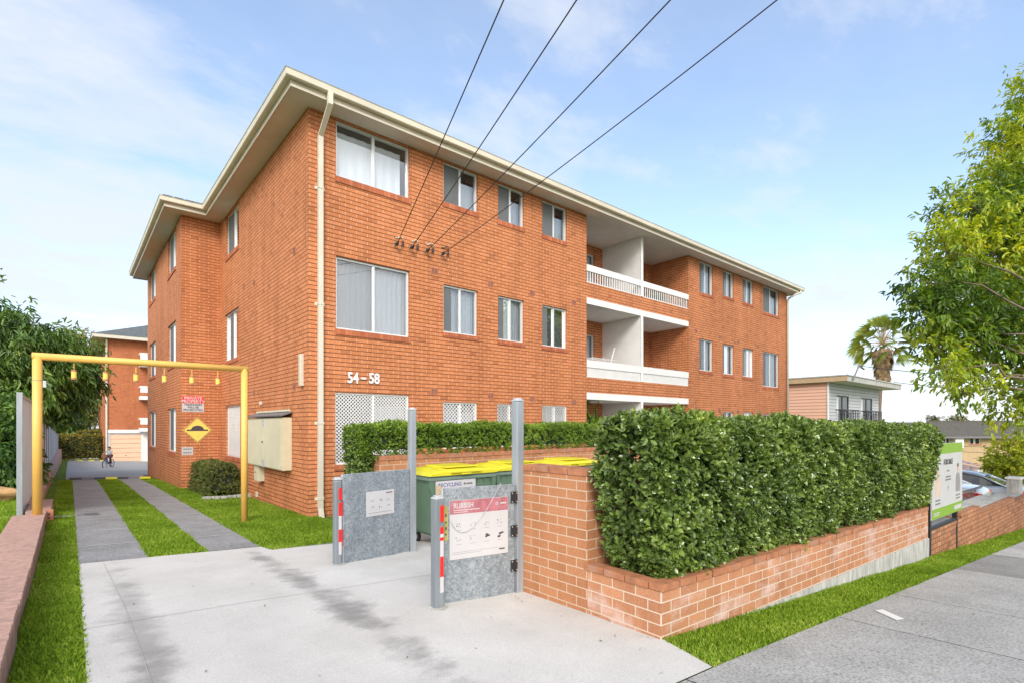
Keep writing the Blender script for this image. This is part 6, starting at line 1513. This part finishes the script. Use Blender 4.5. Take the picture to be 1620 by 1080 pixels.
bmesh.ops.delete(bm, geom=[v for v in bm.verts if v.co.z < .0 and v.co.x > -.02 or v.co.z < -.06 or (v.co.x > .05 and v.co.z < .035)], context='VERTS')
for v in bm.verts: v.co += Vector((.295, 0, 1.12))
me = bpy.data.meshes.new('hair'); bm.to_mesh(me); bm.free(); me.materials.append(M['hair']); link(bpy.data.objects.new('hair', me), ch)
f = MB(); f.lathe([(.004, -.012), (.010, 0), (.004, .012)], 6, (.382, .0, 1.10)); f.build('nose', M['skin'], ch)
for s in (-1, 1): MB().lathe([(.004, -.007), (.009, 0), (.004, .007)], 6, (.372, s * .03, 1.12)).build('eye', M['ink'], ch)
MB().bbox(.370, .380, -.02, .02, 1.064, 1.072, .002).build('mouth', M['vent'], ch)

# ================================================================ LIGHT, SKY, CAMERA
SUN_AZ = R(232); SUN_EL = R(34)                               # direction the light comes from (maths angle in the ground plane)
sd = Vector((math.cos(SUN_AZ) * math.cos(SUN_EL), math.sin(SUN_AZ) * math.cos(SUN_EL), math.sin(SUN_EL)))
la = bpy.data.lights.new('sun', 'SUN'); la.energy = 1.2; la.angle = R(20); la.color = (1, .95, .88)
so = link(bpy.data.objects.new('sun', la)); so.rotation_euler = sd.to_track_quat('Z', 'Y').to_euler(); so.location = sd * 30
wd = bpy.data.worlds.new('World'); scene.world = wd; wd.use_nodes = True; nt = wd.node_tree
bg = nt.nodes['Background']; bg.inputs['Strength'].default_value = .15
sk = N(nt, 'ShaderNodeTexSky'); sk.sky_type = 'NISHITA'; sk.sun_disc = False; sk.sun_elevation = SUN_EL; sk.sun_rotation = R(90) - SUN_AZ
sk.air_density = 1.0; sk.dust_density = .6; sk.ozone_density = 1.4
tc = N(nt, 'ShaderNodeTexCoord').outputs['Generated']; sp = N(nt, 'ShaderNodeSeparateXYZ'); nt.links.new(tc, sp.inputs[0])
zc = math_n(nt, 'ADD', math_n(nt, 'MAXIMUM', sp.outputs[2], 0), .16)
cb = N(nt, 'ShaderNodeCombineXYZ'); nt.links.new(math_n(nt, 'DIVIDE', sp.outputs[0], zc), cb.inputs[0]); nt.links.new(math_n(nt, 'DIVIDE', sp.outputs[1], zc), cb.inputs[1])
mp = N(nt, 'ShaderNodeMapping'); mp.inputs['Rotation'].default_value = (0, 0, R(35)); mp.inputs['Scale'].default_value = (.9, 1.5, 1); mp.inputs['Location'].default_value = (2.2, .7, 0); nt.links.new(cb.outputs[0], mp.inputs[0])
n1 = noise(nt, mp.outputs[0], 1.7, 9, .62); n2 = noise(nt, mp.outputs[0], .55, 3, .5)
# more cloud toward the left (west), clearer to the right
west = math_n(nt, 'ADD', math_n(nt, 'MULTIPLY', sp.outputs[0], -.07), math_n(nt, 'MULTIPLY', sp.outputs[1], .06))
low = math_n(nt, 'MULTIPLY', math_n(nt, 'SUBTRACT', .45, sp.outputs[2]), .16)
cf = math_n(nt, 'ADD', math_n(nt, 'ADD', math_n(nt, 'ADD', math_n(nt, 'MULTIPLY', n1, .7), math_n(nt, 'MULTIPLY', n2, .3)), west), low)
mask = ramp(nt, cf, [(.34, (.14, .14, .14)), (.46, (.22, .22, .22)), (.53, (.55, .55, .55)), (.64, (.92, .92, .92))])
back = math_n(nt, 'ADD', math_n(nt, 'MULTIPLY', sp.outputs[0], -.648), math_n(nt, 'MULTIPLY', sp.outputs[1], -.7615))   # added bright sky behind the camera, never in view, to fill the facade
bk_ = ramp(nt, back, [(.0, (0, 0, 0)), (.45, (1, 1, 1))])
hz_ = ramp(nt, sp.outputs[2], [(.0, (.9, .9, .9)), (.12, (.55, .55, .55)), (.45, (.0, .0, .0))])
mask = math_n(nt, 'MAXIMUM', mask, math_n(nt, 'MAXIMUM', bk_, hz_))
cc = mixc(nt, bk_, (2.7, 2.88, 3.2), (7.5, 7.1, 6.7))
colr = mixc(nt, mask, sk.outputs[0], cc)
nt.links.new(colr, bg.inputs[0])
cam = bpy.data.cameras.new('camera'); cam.sensor_width = 36; cam.lens = F / 1620 * 36; cam.shift_y = (HY - 540) / 1620; cam.clip_end = 3000; cam.clip_start = .05
co = link(bpy.data.objects.new('camera', cam)); co.rotation_euler = (R(90), 0, ANG - R(90)); scene.camera = co
scene.view_settings.view_transform = 'Standard'; scene.view_settings.look = 'None'; scene.view_settings.gamma = 1; scene.view_settings.exposure = 1.1
scene.render.engine = 'CYCLES'
